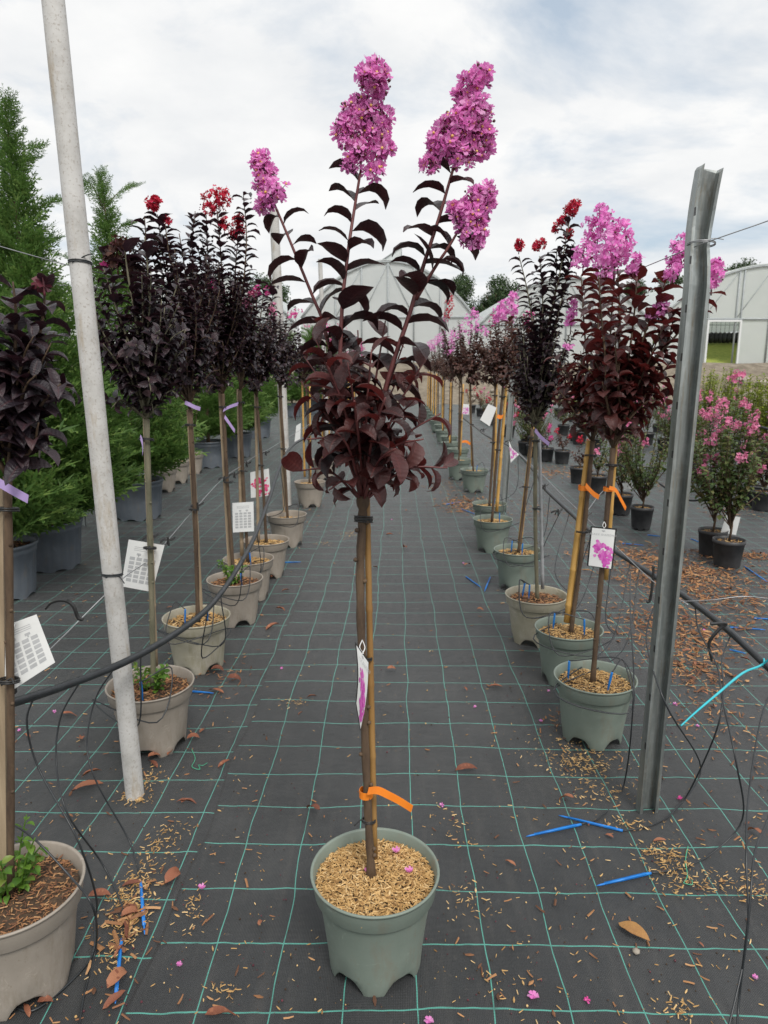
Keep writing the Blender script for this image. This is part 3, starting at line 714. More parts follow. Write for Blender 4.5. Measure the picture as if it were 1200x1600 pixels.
# ------------------------------------------------------------------ pots
POT_CACHE = {}
def pot_mesh(kind, mt, Rr, H, rot=0.0, feet=5):
    key = (kind, mt, round(Rr, 3), round(H, 3), round(rot, 2))
    if key in POT_CACHE: return POT_CACHE[key]
    n = 60
    if kind == 'round':
        prof = [(.715*Rr, 0), (.725*Rr, .02*H), (.745*Rr, .17*H), (.79*Rr, .40*H), (.862*Rr, .775*H), (.868*Rr, .788*H), (.930*Rr, .790*H), (.942*Rr, .802*H), (.975*Rr, .95*H), (.985*Rr, .975*H), (1.0*Rr, .98*H), (1.005*Rr, .99*H), (1.0*Rr, H), (.97*Rr, H), (.955*Rr, .985*H), (.93*Rr, .90*H), (.885*Rr, .79*H), (.82*Rr, .55*H)]
        lift, ft = .145*H, feet
    elif kind == 'ribbed':
        prof = [(.80*Rr, 0), (.80*Rr, .03*H), (.81*Rr, .1*H), (.85*Rr, .4*H), (.90*Rr, .80*H), (.94*Rr, .82*H), (.95*Rr, .88*H), (.955*Rr, .93*H), (.99*Rr, .94*H), (1.0*Rr, .97*H), (1.0*Rr, H), (.96*Rr, H), (.93*Rr, .93*H), (.88*Rr, .75*H)]
        lift, ft = .05*H, 8
    else:
        prof = [(.78*Rr, 0), (.785*Rr, .03*H), (.80*Rr, .1*H), (.95*Rr, .86*H), (.99*Rr, .87*H), (1.0*Rr, .9*H), (1.0*Rr, H), (.96*Rr, H), (.93*Rr, .9*H), (.86*Rr, .6*H)]
        lift, ft = .05*H, 8
    V = []
    for i, (r_, z) in enumerate(prof):
        for k in range(n):
            th = 2*math.pi*k/n + rot; zz = z; rr = r_
            c = .5 + .5*math.cos(ft*(th - rot))
            arch = lift*min(1, max(0, c*1.7 - .45))**.7
            if i <= 2: zz = max(z, arch + (.004*H if i else 0)*i)
            if kind == 'ribbed' and 2 <= i <= 4 and math.cos(20*th) > .75: rr += .007
            V.append((rr*math.cos(th), rr*math.sin(th), zz))
    mb = MB(); mb.add(V, [grid_faces(len(prof), n, True)])
    th = np.linspace(0, 2*math.pi, n, endpoint=False)
    zb = lift*1.0 + .004
    mb.add([(.70*Rr*math.cos(t), .70*Rr*math.sin(t), zb) for t in th], [np.array([list(range(n))[::-1]])])
    me = mb.mesh('pot', mt, True)
    POT_CACHE[key] = me
    return me
def soil_part(root, c, r_, z, mt='soil', chip='chip', n=500, smin=.008, smax=.02, mound=.012):
    mb = MB(); rows = 7; n_ = 24; V = [(c.x, c.y, z + mound)]
    for i in range(1, rows):
        for k in range(n_):
            t = 2*math.pi*k/n_; q = r_*i/(rows-1); V.append((c.x + q*math.cos(t), c.y + q*math.sin(t), z + mound*(1 - (i/(rows-1))**2) + random.uniform(-.004, .004)))
    F = grid_faces(rows - 1, n_, True) + 1; T = np.array([(0, 1 + k, 1 + (k+1) % n_) for k in range(n_)])
    mb.add(V, [F, T]); s = mb.build('soil', mt, root)
    if n:
        mb = MB(); pts = []
        for _ in range(n):
            q = r_*math.sqrt(random.random())*.985; t = random.uniform(0, 6.2832)
            pts.append(Vector((c.x + q*math.cos(t), c.y + q*math.sin(t), z + mound*(1 - (q/r_)**2) + random.uniform(.0, .008))))
        chips(mb, pts, smin, smax); o = mb.build('wood_chip_mulch', chip, s, False); o['kind'] = 'stuff'
    return s
def make_pot(root, kind, mt, Rr, H, rot=0.0):
    o = bpy.data.objects.new('pot', pot_mesh(kind, mt, Rr, H, rot)); col.objects.link(o); o.parent = root
    return o

# ------------------------------------------------------------------ shoots and trees
def leaves_on(path, spacing, Lf, start, out_list, spread=.9, az=None, flat=None, droop=0.0, jitter=.25, skip=.04):
    """sub-opposite leaves along a path; flat = preferred side axis (keeps leaves near one plane)"""
    P = [Vector(p) for p in path]; seg = [(P[i+1] - P[i]).length for i in range(len(P)-1)]; tot = sum(seg)
    s = start*tot; k = 0; a0 = random.uniform(0, 6.28) if az is None else az
    while s < tot*.985:
        q = s; i = 0
        while i < len(seg) - 1 and q > seg[i]: q -= seg[i]; i += 1
        p = P[i].lerp(P[i+1], min(1, q/max(1e-6, seg[i]))); T = (P[i+1] - P[i]).normalized()
        if flat is not None:
            u = Vector(flat) - T*T.dot(Vector(flat)); u.normalize(); v = T.cross(u)
            a = (0 if k % 2 else math.pi) + random.gauss(0, .55)
        else:
            u = T.cross(Vector((.31, .2, .9))).normalized(); v = T.cross(u); a = a0 + k*2.4 + random.uniform(-.4, .4)
        rad = u*math.cos(a) + v*math.sin(a)
        f = s/tot
        d = (rad*spread + T*random.uniform(.15, .55) + rand_unit()*jitter - Vector((0, 0, droop))).normalized()
        up = (T*.9 + Vector((0, 0, .8)) + rand_unit()*.25)
        if random.random() > skip: out_list.append((p + rad*.002, d, up, Lf(f)*random.uniform(.8, 1.15)))
        s += spacing*random.uniform(.65, 1.3); k += 1
def emit_leaves(root, leaves, mt, hi, n_single, kind_lo='md'):
    """the n_single leaves nearest the camera as objects, the rest as one part"""
    eye = Vector((0, 0, CAM_H)); og = wloc(root)
    if n_single < len(leaves): leaves.sort(key=lambda l: (l[0] - eye).length - l[3]*.6 - random.uniform(0, .05))
    tm = LEAF_HI if hi else LEAF_MD
    for p, d, up, L in leaves[:n_single]:
        o = bpy.data.objects.new('leaf', leaf_mesh(hi, random.randrange(len(tm)), mt)); o.parent = root; col.objects.link(o)
        o.matrix_local = mat4(p - og, d, up, L)
    rest = leaves[n_single:]
    if rest:
        mb = MB(); tm = {'hi': LEAF_HI, 'md': LEAF_MD, 'lo': LEAF_LO}[kind_lo]; g = [[] for _ in tm]
        for p, d, up, L in rest: g[random.randrange(len(tm))].append(mat4(p, d, up, L))
        for t_, k in zip(tm, g): add_many(mb, t_, k)
        o = mb.build('foliage', mt, root); o['kind'] = 'stuff'

def stake(root, a, b, rad, mt, square=False, name='stake'):
    mb = MB(); a, b = Vector(a), Vector(b)
    if square:
        pts = [a.lerp(b, t) for t in np.linspace(0, 1, 5)]; strip(mb, pts, (1, .2, 0), rad*2, rad*1.5)
    else:
        pts = []; rr = []; n = max(3, int((b - a).length/.16))
        for i in range(n):   # bamboo nodes
            for t, k in ((0, 1.), (.44, .97), (.48, 1.10), (.52, 1.10), (.56, .98)):
                pts.append(a.lerp(b, min(1, (i + t)/n))); rr.append(rad*k*(1 - .2*(i + t)/n))
        pts.append(b); rr.append(rad*.8); tube(mb, pts, rr, 9)
    return mb.build(name, mt, root, not square)
def tie(root, c, rad, mt='black'): ring(root, c, (0, 0, 1), rad, .0022, mt, 'tie', tail=(random.uniform(-.05, .05), -.03, random.uniform(-.01, .02)))

def potted_tree(label, pot, fork, crown, Rr=.16, H=.265, potmat='pot_green', leafmat='burgundy', group=None, stakes=(), shoots=(), flowers=(), fill=26, leafL=.066, spacing=.0165,
                single=300, barkmat='bark', trunk_r=.0105, chipn=500, chipmat='chip', rot=0.0, hi=False, lod='md', sprout=False, base_kind='round', soil_drop=.03, loc=None, fsize=.032):
    """pot: pixel of the rim centre; fork: pixel of the trunk top; crown: (px, py, half width px, half height px)"""
    c = on_z(pot[0], pot[1], H) if loc is None else Vector((loc[0], loc[1], H)); base = Vector((c.x, c.y, 0)); Y = base.y
    root = empty('potted_tree', base, label, 'potted tree', group)
    make_pot(root, base_kind, potmat, Rr, H, rot)
    soil_part(root, c, Rr*.90, H - soil_drop - .012, chip=chipmat, n=chipn, smin=.01 if chipn < 900 else .007, smax=.028 if chipn < 900 else .017)
    f = on_y(fork[0], fork[1], Y); s = mpp(fork[0], fork[1], Y)
    mb = MB(); t0 = Vector((base.x + random.uniform(-.01, .01), base.y, H - soil_drop - .02)); mid = t0.lerp(f, .5) + Vector((random.uniform(-.008, .008), 0, 0))
    tp = smooth_path([t0, mid, f], 7); tube(mb, tp, [trunk_r*(1.25 if i == 0 else 1 + .08*math.sin(i*2.3)) for i in range(len(tp))], 9)
    for k in range(7):
        q = Vector(tp[random.randrange(3, len(tp))]); V, F = ICO; mb.add(V*trunk_r*.55 + np.array(q + Vector((random.choice((-1, 1))*trunk_r*.7, -trunk_r*.5, 0))), F)
    cc = on_y(crown[0], crown[1], Y); hw_, hh = crown[2]*s*1.2, crown[3]*s*1.04
    leaves = []
    small = leafmat in ('blackleaf', 'brownleaf') and Y > 2.2; fk_ = .72 if small else 1.0
    Lf = lambda t: leafL*fk_*(1.05 - .35*max(0, t - .6)/.4)
    for i in range(fill):
        u = rand_unit(); k = random.uniform(.55, 1.0)
        e = cc + Vector((u.x*hw_*k, u.y*hw_*k, u.z*hh*k))
        st = f.lerp(cc, random.uniform(0, .55)) if e.z > f.z + .1 else f
        m_ = st.lerp(e, .5) + Vector((u.x*hw_*.15, u.y*hw_*.15, .05))
        p = smooth_path([st, m_, e], 4); tube(mb, p, [trunk_r*.5, trunk_r*.13], 5)
        leaves_on(p, spacing*(.7 if small else 1), Lf, .25, leaves)
    for pts in shoots:
        dz = random.uniform(-.05, .05)
        p = smooth_path([f] + [on_y(x, y, Y + dz*(j + 1)/len(pts)) for j, (x, y) in enumerate(pts)], 5)
        tube(mb, p, [trunk_r*.6, trunk_r*.2], 6)
        leaves_on(p, spacing*.85, lambda t: leafL*1.12, .2, leaves, flat=(1, 0, 0) if random.random() < .5 else None)
    mb.build('trunk', barkmat, root)
    emit_leaves(root, leaves, leafmat, hi, single, lod)
    for (x, y, rx, ry, colr, n) in flowers:
        q = on_y(x, y, Y + random.uniform(-.04, .04)); a, b = rx*s, ry*s
        lob = [(q, (a*.9, a*.8, b*.75)), (q + Vector((a*.2, 0, b*.55)), (a*.55, a*.55, b*.45)), (q + Vector((-a*.25, 0, -b*.5)), (a*.7, a*.6, b*.4))]
        n = int(n*(2.0 if colr == 'crimson' else 1.15)); panicle(root, lob, fsize*(.85 if colr == 'crimson' else 1), False, colr, (int(n*.55), int(n*.22), int(n*.23)), [q - Vector((0, 0, b*1.3)), q + Vector((0, 0, b*.8))], .3)
    for (pa, pb, rad, mt, sq) in stakes:
        dy = random.uniform(.012, .022) + rad*.7
        a = on_y(pa[0], pa[1], Y + dy); b = on_y(pb[0], pb[1], Y + dy)
        if a.z < H - soil_drop: a.z = H - soil_drop - .01
        stake(root, a, b, rad, mt, sq)
        for t in (.55, .93): tie(root, Vector(tp[0]).lerp(f, t), trunk_r*1.1 + rad*.8)
    if sprout:
        mb = MB(); lv = []
        for k in range(9):
            a = random.uniform(0, 6.28); q = t0 + Vector((math.cos(a)*.02, math.sin(a)*.02, .01)); e = q + Vector((math.cos(a)*.06, math.sin(a)*.06, random.uniform(.06, .17)))
            p = smooth_path([q, q.lerp(e, .5) + Vector((0, 0, .02)), e], 4); tube(mb, p, [.003, .0015], 4); leaves_on(p, .011, lambda t: .028, .15, lv)
        b = mb.build('sprout', 'freshleaf', root); emit_leaves(b, lv, 'freshleaf', False, len(lv) if Y < 2.9 else 0)
    return root, Y, f

# ------------------------------------------------------------------ the main tree
def main_tree():
    H, Rr = .265, .1605
    c = on_z(586, 1357, H); base = Vector((c.x, c.y, 0)); Y = base.y
    root = empty('potted_tree', base, 'slender burgundy leaved tree with four pink blossom heads, alone mid-aisle', 'potted tree')
    make_pot(root, 'round', 'pot_green', Rr, H, R(-90) + math.pi/5)
    soil_part(root, c, Rr*.93, H - .035, n=4200, smin=.007, smax=.017, mound=.012)
    P = lambda x, y, dy=0: on_y(x, y, Y + dy)
    tp = smooth_path([P(580, 1358), P(577, 1310), P(572, 1200), P(568, 1080), P(564, 980), P(563, 890), P(566, 815), P(567, 775)], 5); tp[0].z = H - .045
    mb = MB(); n = len(tp); tube(mb, tp, [.0145 if i == 0 else .0098 + .001*math.sin(i*1.9) + (.004 if i > n-4 else 0) for i in range(n)], 12)
    for k in range(10):
        q = tp[random.randrange(3, n-3)]; V, F = ICO; mb.add(V*.006 + np.array(q + Vector((random.choice((-1, 1))*.011, -.006, 0))), F)
    trunk = mb.build('trunk', 'bark', root)
    stake(root, P(585, 1340, .014), P(573, 765, .016), .0088, 'cane')
    for y in (810, 815, 1030, 1283): ring(root, P(568 if y < 900 else 570 if y < 1100 else 576, y, .008), (0, 0, 1), .019 if y < 900 else .0155, .002, 'black', 'tie', tail=(-.035, -.01, -.006) if y == 1283 else None)
    FX = Vector((1, 0, 0))
    def branch(pts, r0, r1, spacing, L0, L1, start=.12, flat=None, spread=.95, droop=.12, jitter=.2, lm='burgundy'):
        p = smooth_path(pts, 6); mb = MB(); tube(mb, p, [r0, r1], 8); b = mb.build('branch', 'redstem', root)
        lv = []; leaves_on(p, spacing, lambda t: L0 + (L1 - L0)*t, start, lv, spread, None, flat, droop, jitter, 0)
        emit_leaves(b, lv, lm, True, len(lv)); return p
    # three tall shoots and the right shoot's fork
    a = branch([P(567, 780), P(552, 700, -.02), P(533, 600, -.03), P(534, 490, -.03), P(543, 400, -.02), P(553, 331), P(563, 270)], .0056, .0026, .021, .098, .078, .12, FX, lm='duskleaf')
    b = branch([P(565, 785), P(545, 690, .03), P(524, 590, .05), P(507, 510, .05), P(488, 462, .05), P(466, 408, .05), P(447, 362, .05), P(430, 322, .05)], .0048, .0024, .026, .096, .07, .16, FX, lm='duskleaf')
    c1 = branch([P(570, 780), P(585, 680, .0), P(608, 587, 0), P(640, 490, 0), P(657, 430, 0), P(673, 380), P(687, 337), P(702, 285), P(712, 250)], .006, .0026, .021, .098, .074, .12, FX, lm='duskleaf')
    c2 = branch([P(650, 468, .0), P(679, 419, -.02), P(701, 386, -.03), P(722, 350, -.03)], .004, .0022, .023, .09, .068, .08, FX, lm='duskleaf')
    # bushy base of the crown
    low = [(470, 740, .02), (486, 690, -.05), (500, 640, .05), (478, 600, -.02), (482, 560, .06), (498, 530, -.04), (515, 570, -.1), (640, 735, -.02), (670, 735, .04), (680, 650, .0), (655, 690, -.08),
           (650, 620, .05), (655, 570, -.03), (600, 625, -.14), (555, 630, -.15), (580, 550, -.07), (530, 680, -.12), (615, 705, -.12), (560, 520, .08), (620, 590, .12), (515, 630, .13), (575, 680, .14), (628, 535, .05), (518, 770, -.05), (545, 570, -.1), (600, 505, .02), (640, 755, .03), (690, 735, .0), (505, 500, .03)]
    for x, y, dy in low:
        t = random.uniform(0, .5); s0 = P(567, 785).lerp(P(569, 690), t*random.random()*1.4 if y < 700 else 0)
        e = P(572 + (x - 572)*1.08, y - 4, dy*1.1); m_ = s0.lerp(e, .5) + Vector((0, dy*.2, .035))
        branch([s0, m_, e], .0034, .0016, .0265, .072, .062, .36, None, .95, .0, .4)
    # blossom heads: lobes by pixel (x, y, rx, ry, florets)
    heads = [([(412, 275, 22, 30, 46), (424, 300, 25, 24, 34), (415, 322, 14, 14, 12), (409, 247, 13, 11, 12)], .05, [(430, 322), (418, 280), (410, 245)]),
             ([(582, 118, 27, 25, 46), (592, 140, 20, 16, 16), (556, 180, 27, 32, 48), (585, 190, 30, 38, 62), (536, 205, 18, 26, 26), (595, 228, 25, 24, 36), (555, 235, 22, 24, 26), (548, 258, 14, 10, 8), (583, 268, 18, 14, 10)], 0, [(563, 270), (568, 200), (578, 120)]),
             ([(748, 122, 28, 18, 36), (727, 150, 24, 20, 26), (740, 180, 36, 34, 76), (712, 200, 32, 32, 60), (752, 222, 25, 30, 44), (690, 226, 26, 28, 44), (722, 245, 30, 24, 28), (672, 258, 16, 14, 14)], 0, [(712, 250), (728, 190), (745, 120)]),
             ([(748, 312, 28, 25, 46), (735, 338, 30, 24, 42), (738, 368, 24, 22, 32), (712, 328, 17, 14, 14), (766, 300, 12, 13, 10)], -.03, [(722, 350), (740, 330), (755, 296)])]
    for lobes, dy, ax in heads:
        s = mpp(lobes[0][0], lobes[0][1], Y)
        panicle(root, [(P(x, y, dy + random.uniform(-.015, .015)), (rx*s*.9, rx*s*.8, ry*s*.9)) for x, y, rx, ry, n in lobes], .0255, True, 'magenta', [int(l[4]*1.3) for l in lobes], [P(x, y, dy) for x, y in ax], .3)
    # a few fallen blossoms lying on the mulch
    for x, y in ((638, 1361), (575, 1362), (618, 1330)):
        q = on_z(x, y, H - .012); mb = MB(); add_many(mb, FLO_LO[0], [mat4(q, (1, 0, .1), (0, 0, 1), .022), mat4(q + Vector((.004, 0, .004)), (0, 1, .3), (0, .3, 1), .018)])
        tag(mb.build('fallen_blossom', 'magenta', origin=q), 'shrivelled pink blossom on the wood chips of the mid-aisle pot', 'blossom', 'blossoms fallen in the mid-aisle pot')
    return root, Y
MT, MY = main_tree()

# ------------------------------------------------------------------ taupe pot row
LG, RG = 'trees of the taupe pot row', 'trees of the green pot row'
OW, BB = 'oldwood', 'bamboo'
potted_tree('black leaved tree in a taupe pot, held by a split wooden batten', (17, 1384), (12, 745), (8, 585, 80, 135), potmat='pot_taupe', leafmat='blackleaf', group=LG, Rr=.166, H=.265,
    trunk_r=.009, stakes=[((3, 1340), (-4, 760), .013, OW, True)], shoots=[[(40, 640), (66, 500), (70, 452)], [(20, 620), (25, 500), (20, 440)], [(60, 640), (95, 600)], [(50, 700), (60, 660)]], flowers=[(68, 442, 10, 14, 'bud', 4)], fill=34, leafL=.062, chipmat='chip_dark', sprout=True, rot=.3, chipn=1100, soil_drop=.02, hi=True)
potted_tree('dark tree with faded pink seed heads in a taupe pot behind the tall white post', (235, 1066), (229, 655), (215, 525, 78, 140), potmat='pot_taupe', leafmat='blackleaf', group=LG, Rr=.168,
    stakes=[((242, 1040), (227, 640), .013, OW, False)], shoots=[[(200, 560), (180, 470), (172, 400)], [(235, 560), (232, 440), (226, 370)], [(215, 520), (200, 430), (195, 385)]], flowers=[(182, 395, 22, 24, 'brownleaf', 46), (165, 415, 5, 5, 'hotpink', 5), (205, 420, 14, 18, 'brownleaf', 22)], fill=56, chipmat='chip_dark', sprout=True, rot=1.0, barkmat='greybark')
potted_tree('black leaved tree with a single deep red flower tuft in a stained beige pot', (307, 962), (297, 640), (272, 495, 68, 145), potmat='pot_beige', leafmat='blackleaf', group=LG, Rr=.166,
    stakes=[((313, 955), (296, 640), .013, OW, True)], shoots=[[(250, 520), (232, 430), (226, 340)], [(280, 520), (258, 420), (246, 335)], [(300, 520), (290, 430), (280, 365)], [(285, 470), (265, 400), (258, 350)]], flowers=[(240, 317, 15, 11, 'crimson', 26), (262, 345, 6, 5, 'crimson', 6)], fill=60, rot=.6)
potted_tree('black leaved tree with two large crimson flower heads in a taupe pot', (367, 903), (348, 615), (332, 490, 60, 130), potmat='pot_taupe', leafmat='blackleaf', group=LG, Rr=.163,
    stakes=[((360, 890), (345, 612), .014, OW, True)], shoots=[[(335, 500), (325, 400), (322, 330)], [(350, 500), (345, 400), (340, 330)], [(365, 500), (368, 420), (372, 370)], [(375, 480), (385, 380), (380, 300)], [(310, 450), (300, 390), (305, 330)]],
    flowers=[(338, 313, 28, 20, 'crimson', 60), (370, 355, 17, 20, 'crimson', 46), (350, 350, 10, 10, 'crimson', 10), (330, 445, 12, 9, 'hotpink', 16), (293, 518, 12, 8, 'hotpink', 14)], fill=62, single=200, chipmat='chip_dark', sprout=True, rot=.2)
potted_tree('dark leaved tree with pale pink clusters next to the crimson headed tree', (388, 872), (375, 610), (382, 520, 36, 90), potmat='pot_taupe', leafmat='blackleaf', group=LG, Rr=.163,
    stakes=[((378, 868), (372, 608), .013, OW, False)], shoots=[[(385, 500), (388, 450)], [(395, 520), (405, 440)], [(370, 500), (368, 440)]], flowers=[(390, 470, 13, 15, 'pink', 30), (400, 455, 8, 9, 'hotpink', 14), (345, 455, 9, 7, 'hotpink', 10)], fill=46, single=0)
potted_tree('dark leaved tree with small pink tufts just before the second white post', (416, 843), (401, 620), (408, 540, 34, 80), potmat='pot_taupe', leafmat='blackleaf', group=LG, Rr=.163,
    stakes=[((404, 850), (399, 615), .012, OW, False)], shoots=[[(405, 520), (412, 455)], [(420, 520), (428, 440)]], flowers=[(417, 455, 9, 9, 'hotpink', 12), (425, 480, 7, 8, 'pink', 10), (428, 565, 7, 5, 'hotpink', 7), (395, 590, 5, 4, 'hotpink', 5)], fill=42, single=0)
potted_tree('dark leaved tree in a taupe pot at the second white post', (448, 803), (437, 605), (437, 540, 36, 70), potmat='pot_taupe', leafmat='blackleaf', group=LG, Rr=.165,
    stakes=[((445, 800), (436, 560), .014, OW, True)], flowers=[(425, 495, 10, 7, 'hotpink', 12)], fill=42, single=0, rot=.9, soil_drop=.05)
potted_tree('dark leaved tree on two bamboo canes just past the second white post', (484, 752), (478, 600), (470, 545, 34, 60), potmat='pot_taupe', leafmat='blackleaf', group=LG, Rr=.165,
    stakes=[((476, 745), (472, 590), .012, BB, False), ((485, 745), (484, 600), .012, BB, False)], flowers=[(462, 490, 14, 9, 'hotpink', 20), (480, 505, 8, 8, 'pink', 10)], fill=30, single=0)

# ------------------------------------------------------------------ green pot row
potted_tree('burgundy leaved tree with magenta flower heads in the green pot by the steel post', (930, 1056), (958, 700), (985, 585, 70, 105), potmat='pot_green', leafmat='burgundy', group=RG, Rr=.163, rot=.25,
    stakes=[((946, 905), (962, 690), .0115, BB, False)], shoots=[[(985, 600), (1008, 520), (1040, 440)], [(965, 600), (968, 500), (965, 420)], [(990, 600), (1020, 540), (1060, 480)], [(1000, 600), (1040, 540), (1052, 500)], [(1000, 590), (1060, 520), (1108, 450)], [(950, 600), (940, 500), (935, 430)], [(975, 610), (990, 500), (995, 430)]],
    flowers=[(962, 385, 34, 40, 'magenta', 120), (1062, 395, 19, 30, 'magenta', 60), (1052, 425, 12, 12, 'magenta', 16), (1030, 485, 17, 12, 'magenta', 26), (990, 412, 14, 16, 'magenta', 22), (1114, 428, 17, 24, 'magenta', 50)], fill=30, leafL=.074, spacing=.022, hi=True, chipn=1500)
potted_tree('burgundy leaved tree tied to a thick leaning bamboo cane in the second green pot', (889, 980), (926, 690), (925, 600, 58, 90), potmat='pot_green', leafmat='burgundy', group=RG, Rr=.16, rot=.8,
    stakes=[((886, 972), (921, 688), .017, BB, False)], shoots=[[(930, 600), (935, 500), (940, 400)], [(920, 600), (912, 500), (908, 430)], [(950, 600), (955, 500), (962, 420)]],
    flowers=[(935, 355, 26, 34, 'magenta', 90), (912, 400, 22, 22, 'magenta', 46), (945, 425, 22, 22, 'magenta', 46), (893, 490, 8, 24, 'magenta', 26), (890, 540, 8, 6, 'magenta', 8)], fill=28, leafL=.07, spacing=.022, hi=True, chipn=1200)
potted_tree('black leaved tree with scarlet flower tips, its beige pot among green pots', (838, 928), (837, 670), (845, 560, 50, 105), potmat='pot_beige', leafmat='blackleaf', group=RG, Rr=.168, barkmat='greybark', rot=.5,
    stakes=[((848, 920), (843, 680), .010, 'greystake', False)], shoots=[[(850, 540), (870, 450), (890, 345)], [(860, 540), (880, 460), (897, 380)], [(835, 540), (825, 460), (811, 400)], [(845, 540), (848, 470), (843, 400)], [(858, 520), (868, 450), (870, 390)]],
    flowers=[(895, 325, 14, 12, 'crimson', 30), (878, 345, 8, 8, 'crimson', 10), (868, 357, 7, 6, 'crimson', 8), (843, 382, 12, 8, 'crimson', 16), (811, 383, 7, 10, 'crimson', 14), (890, 365, 9, 7, 'crimson', 10)], fill=54, leafL=.06, spacing=.0155, chipmat='chip_dark')
potted_tree('brown leaved tree on a leaning bamboo cane just past the beige pot', (809, 858), (832, 670), (818, 560, 40, 80), potmat='pot_green', leafmat='brownleaf', group=RG, Rr=.16, stakes=[((812, 850), (833, 665), .015, BB, False)],
    shoots=[[(805, 560), (795, 500)], [(825, 560), (822, 490)]], flowers=[(800, 480, 13, 24, 'magenta', 50), (826, 500, 10, 16, 'hotpink', 24), (780, 490, 11, 16, 'magenta', 30)], fill=34, single=0, leafL=.06)
potted_tree('brown leaved tree on bamboo in the front one of the paired green pots', (770, 810), (786, 605), (785, 545, 36, 60), potmat='pot_green', leafmat='brownleaf', group=RG, Rr=.16, stakes=[((776, 800), (792, 590), .014, BB, False)],
    flowers=[(785, 485, 14, 18, 'magenta', 40), (800, 465, 10, 12, 'magenta', 20), (770, 500, 8, 10, 'hotpink', 14)], fill=46, single=0)
potted_tree('brown leaved tree on bamboo in the rear pot of the paired green pots', (765, 786), (774, 605), (765, 550, 30, 55), potmat='pot_green', leafmat='brownleaf', group=RG, Rr=.155, stakes=[((772, 780), (776, 600), .012, BB, False)], flowers=[(760, 520, 7, 7, 'magenta', 10)], fill=28, single=0)
potted_tree('brown leaved tree topped by a plump magenta plume in a green pot', (741, 733), (735, 600), (735, 555, 34, 52), potmat='pot_green', leafmat='brownleaf', group=RG, Rr=.165, stakes=[((738, 728), (734, 600), .014, BB, False)],
    flowers=[(737, 503, 17, 24, 'magenta', 80), (708, 523, 7, 6, 'magenta', 10), (705, 550, 6, 6, 'magenta', 9), (750, 515, 8, 8, 'magenta', 12)], fill=46, single=0)
potted_tree('brown leaved tree with a slim crimson plume in a green pot', (717, 717), (722, 605), (706, 550, 28, 55), potmat='pot_green', leafmat='brownleaf', group=RG, Rr=.165, stakes=[((719, 712), (724, 600), .014, BB, False)], flowers=[(701, 480, 9, 22, 'crimson', 50), (695, 500, 6, 8, 'hotpink', 12)], fill=30, single=0)

# far ends of both rows: look-alikes, copies of two built trees
def copy_tree(src, loc, rz, s=1.0):
    r = src.copy(); col.objects.link(r); r.location = loc; r.rotation_euler = (0, 0, rz); r.scale = (s, s, s)
    for ch in src.children:
        k = ch.copy(); col.objects.link(k); k.parent = r
        for g in ch.children:
            q = g.copy(); col.objects.link(q); q.parent = k
    return r
def far_proto(lab, x, y, pm, lm, fc, st, group):
    y0 = on_y(700, 600, y); fk = Vector((x, y, 1.22)); t = CM.transposed() @ (fk - Vector((0, 0, CAM_H))); fp = (IW/2 + FPX*t.x/-t.z, IH/2 - FPX*t.y/-t.z); s = mpp(*fp, y)
    px = lambda m: m/s
    r, _, _ = potted_tree(lab, None, fp, (fp[0], fp[1] - px(.33), px(.22), px(.36)), potmat=pm, leafmat=lm, group=group, loc=(x, y), fill=22, leafL=.07, spacing=.026, single=0, lod='lo', chipn=60,
        stakes=[((fp[0] - px(.01), fp[1] + px(1.0)), (fp[0], fp[1]), .013, st, False)], flowers=[(fp[0], fp[1] - px(.72), px(.10), px(.14), fc, 34), (fp[0] + px(.12), fp[1] - px(.6), px(.06), px(.07), fc, 12)])
    return r
ga = far_proto('dark pink-flowered tree on bamboo in the taupe pot row toward the greenhouses', -.93, 9.2, 'pot_taupe', 'blackleaf', 'hotpink', BB, 'far trees of the taupe pot row')
for k in range(9): copy_tree(ga, (-.93 + random.uniform(-.04, .04), 10.3 + k*1.15, 0), random.uniform(0, 6.28), random.uniform(.92, 1.06))
gb = far_proto('brown leaved pink-flowered tree on bamboo in the green pot row toward the greenhouses', .92, 10.4, 'pot_green', 'brownleaf', 'magenta', BB, 'far trees of the green pot row')
for k in range(10): copy_tree(gb, (.92 + random.uniform(-.04, .04), 11.3 + k*1.05, 0), random.uniform(0, 6.28), random.uniform(.92, 1.04))

# ------------------------------------------------------------------ conifers in slate pots, left back row
def spray_template(seed, n=11):
    r = random.Random(seed); V = []; F = []
    def blade(a, b, wd):
        a, b = Vector(a), Vector(b); d = (b - a); s = Vector((-d.y, d.x, 0)).normalized()*wd; m_ = a.lerp(b, .45); k = len(V)
        for q in (a, m_ - s, b, m_ + s + Vector((0, 0, wd*.5))): V.append(tuple(q))
        F.append((k, k+1, k+2, k+3))
    def z(x): return -.22*x*x
    for i in range(4): blade((i/4, 0, z(i/4)), ((i+1.2)/4, 0, z((i+1.2)/4)), .022)
    for i in range(n):
        t = .1 + .85*i/n; s = 1 if i % 2 else -1; L = .42*(1 - t*.75)*r.uniform(.75, 1.2); a = r.uniform(.6, .95)
        e = (t + L*math.cos(a), s*L*math.sin(a), z(t + L*.6) + r.uniform(-.05, .05))
        blade((t, 0, z(t)), e, .022)
        for j in range(3):
            q = .3 + .24*j; b = Vector((t, 0, z(t))).lerp(Vector(e), q); l2 = L*.42*r.uniform(.7, 1.2)*(1 - q*.3)
            aa = a*s + (.6 if j % 2 else -.6)
            blade(b, b + Vector((l2*math.cos(aa), l2*math.sin(aa), r.uniform(-.04, .03))), .020)
    return np.array(V), [np.array(F)]
SPRAYS = [spray_template(i) for i in range(5)]
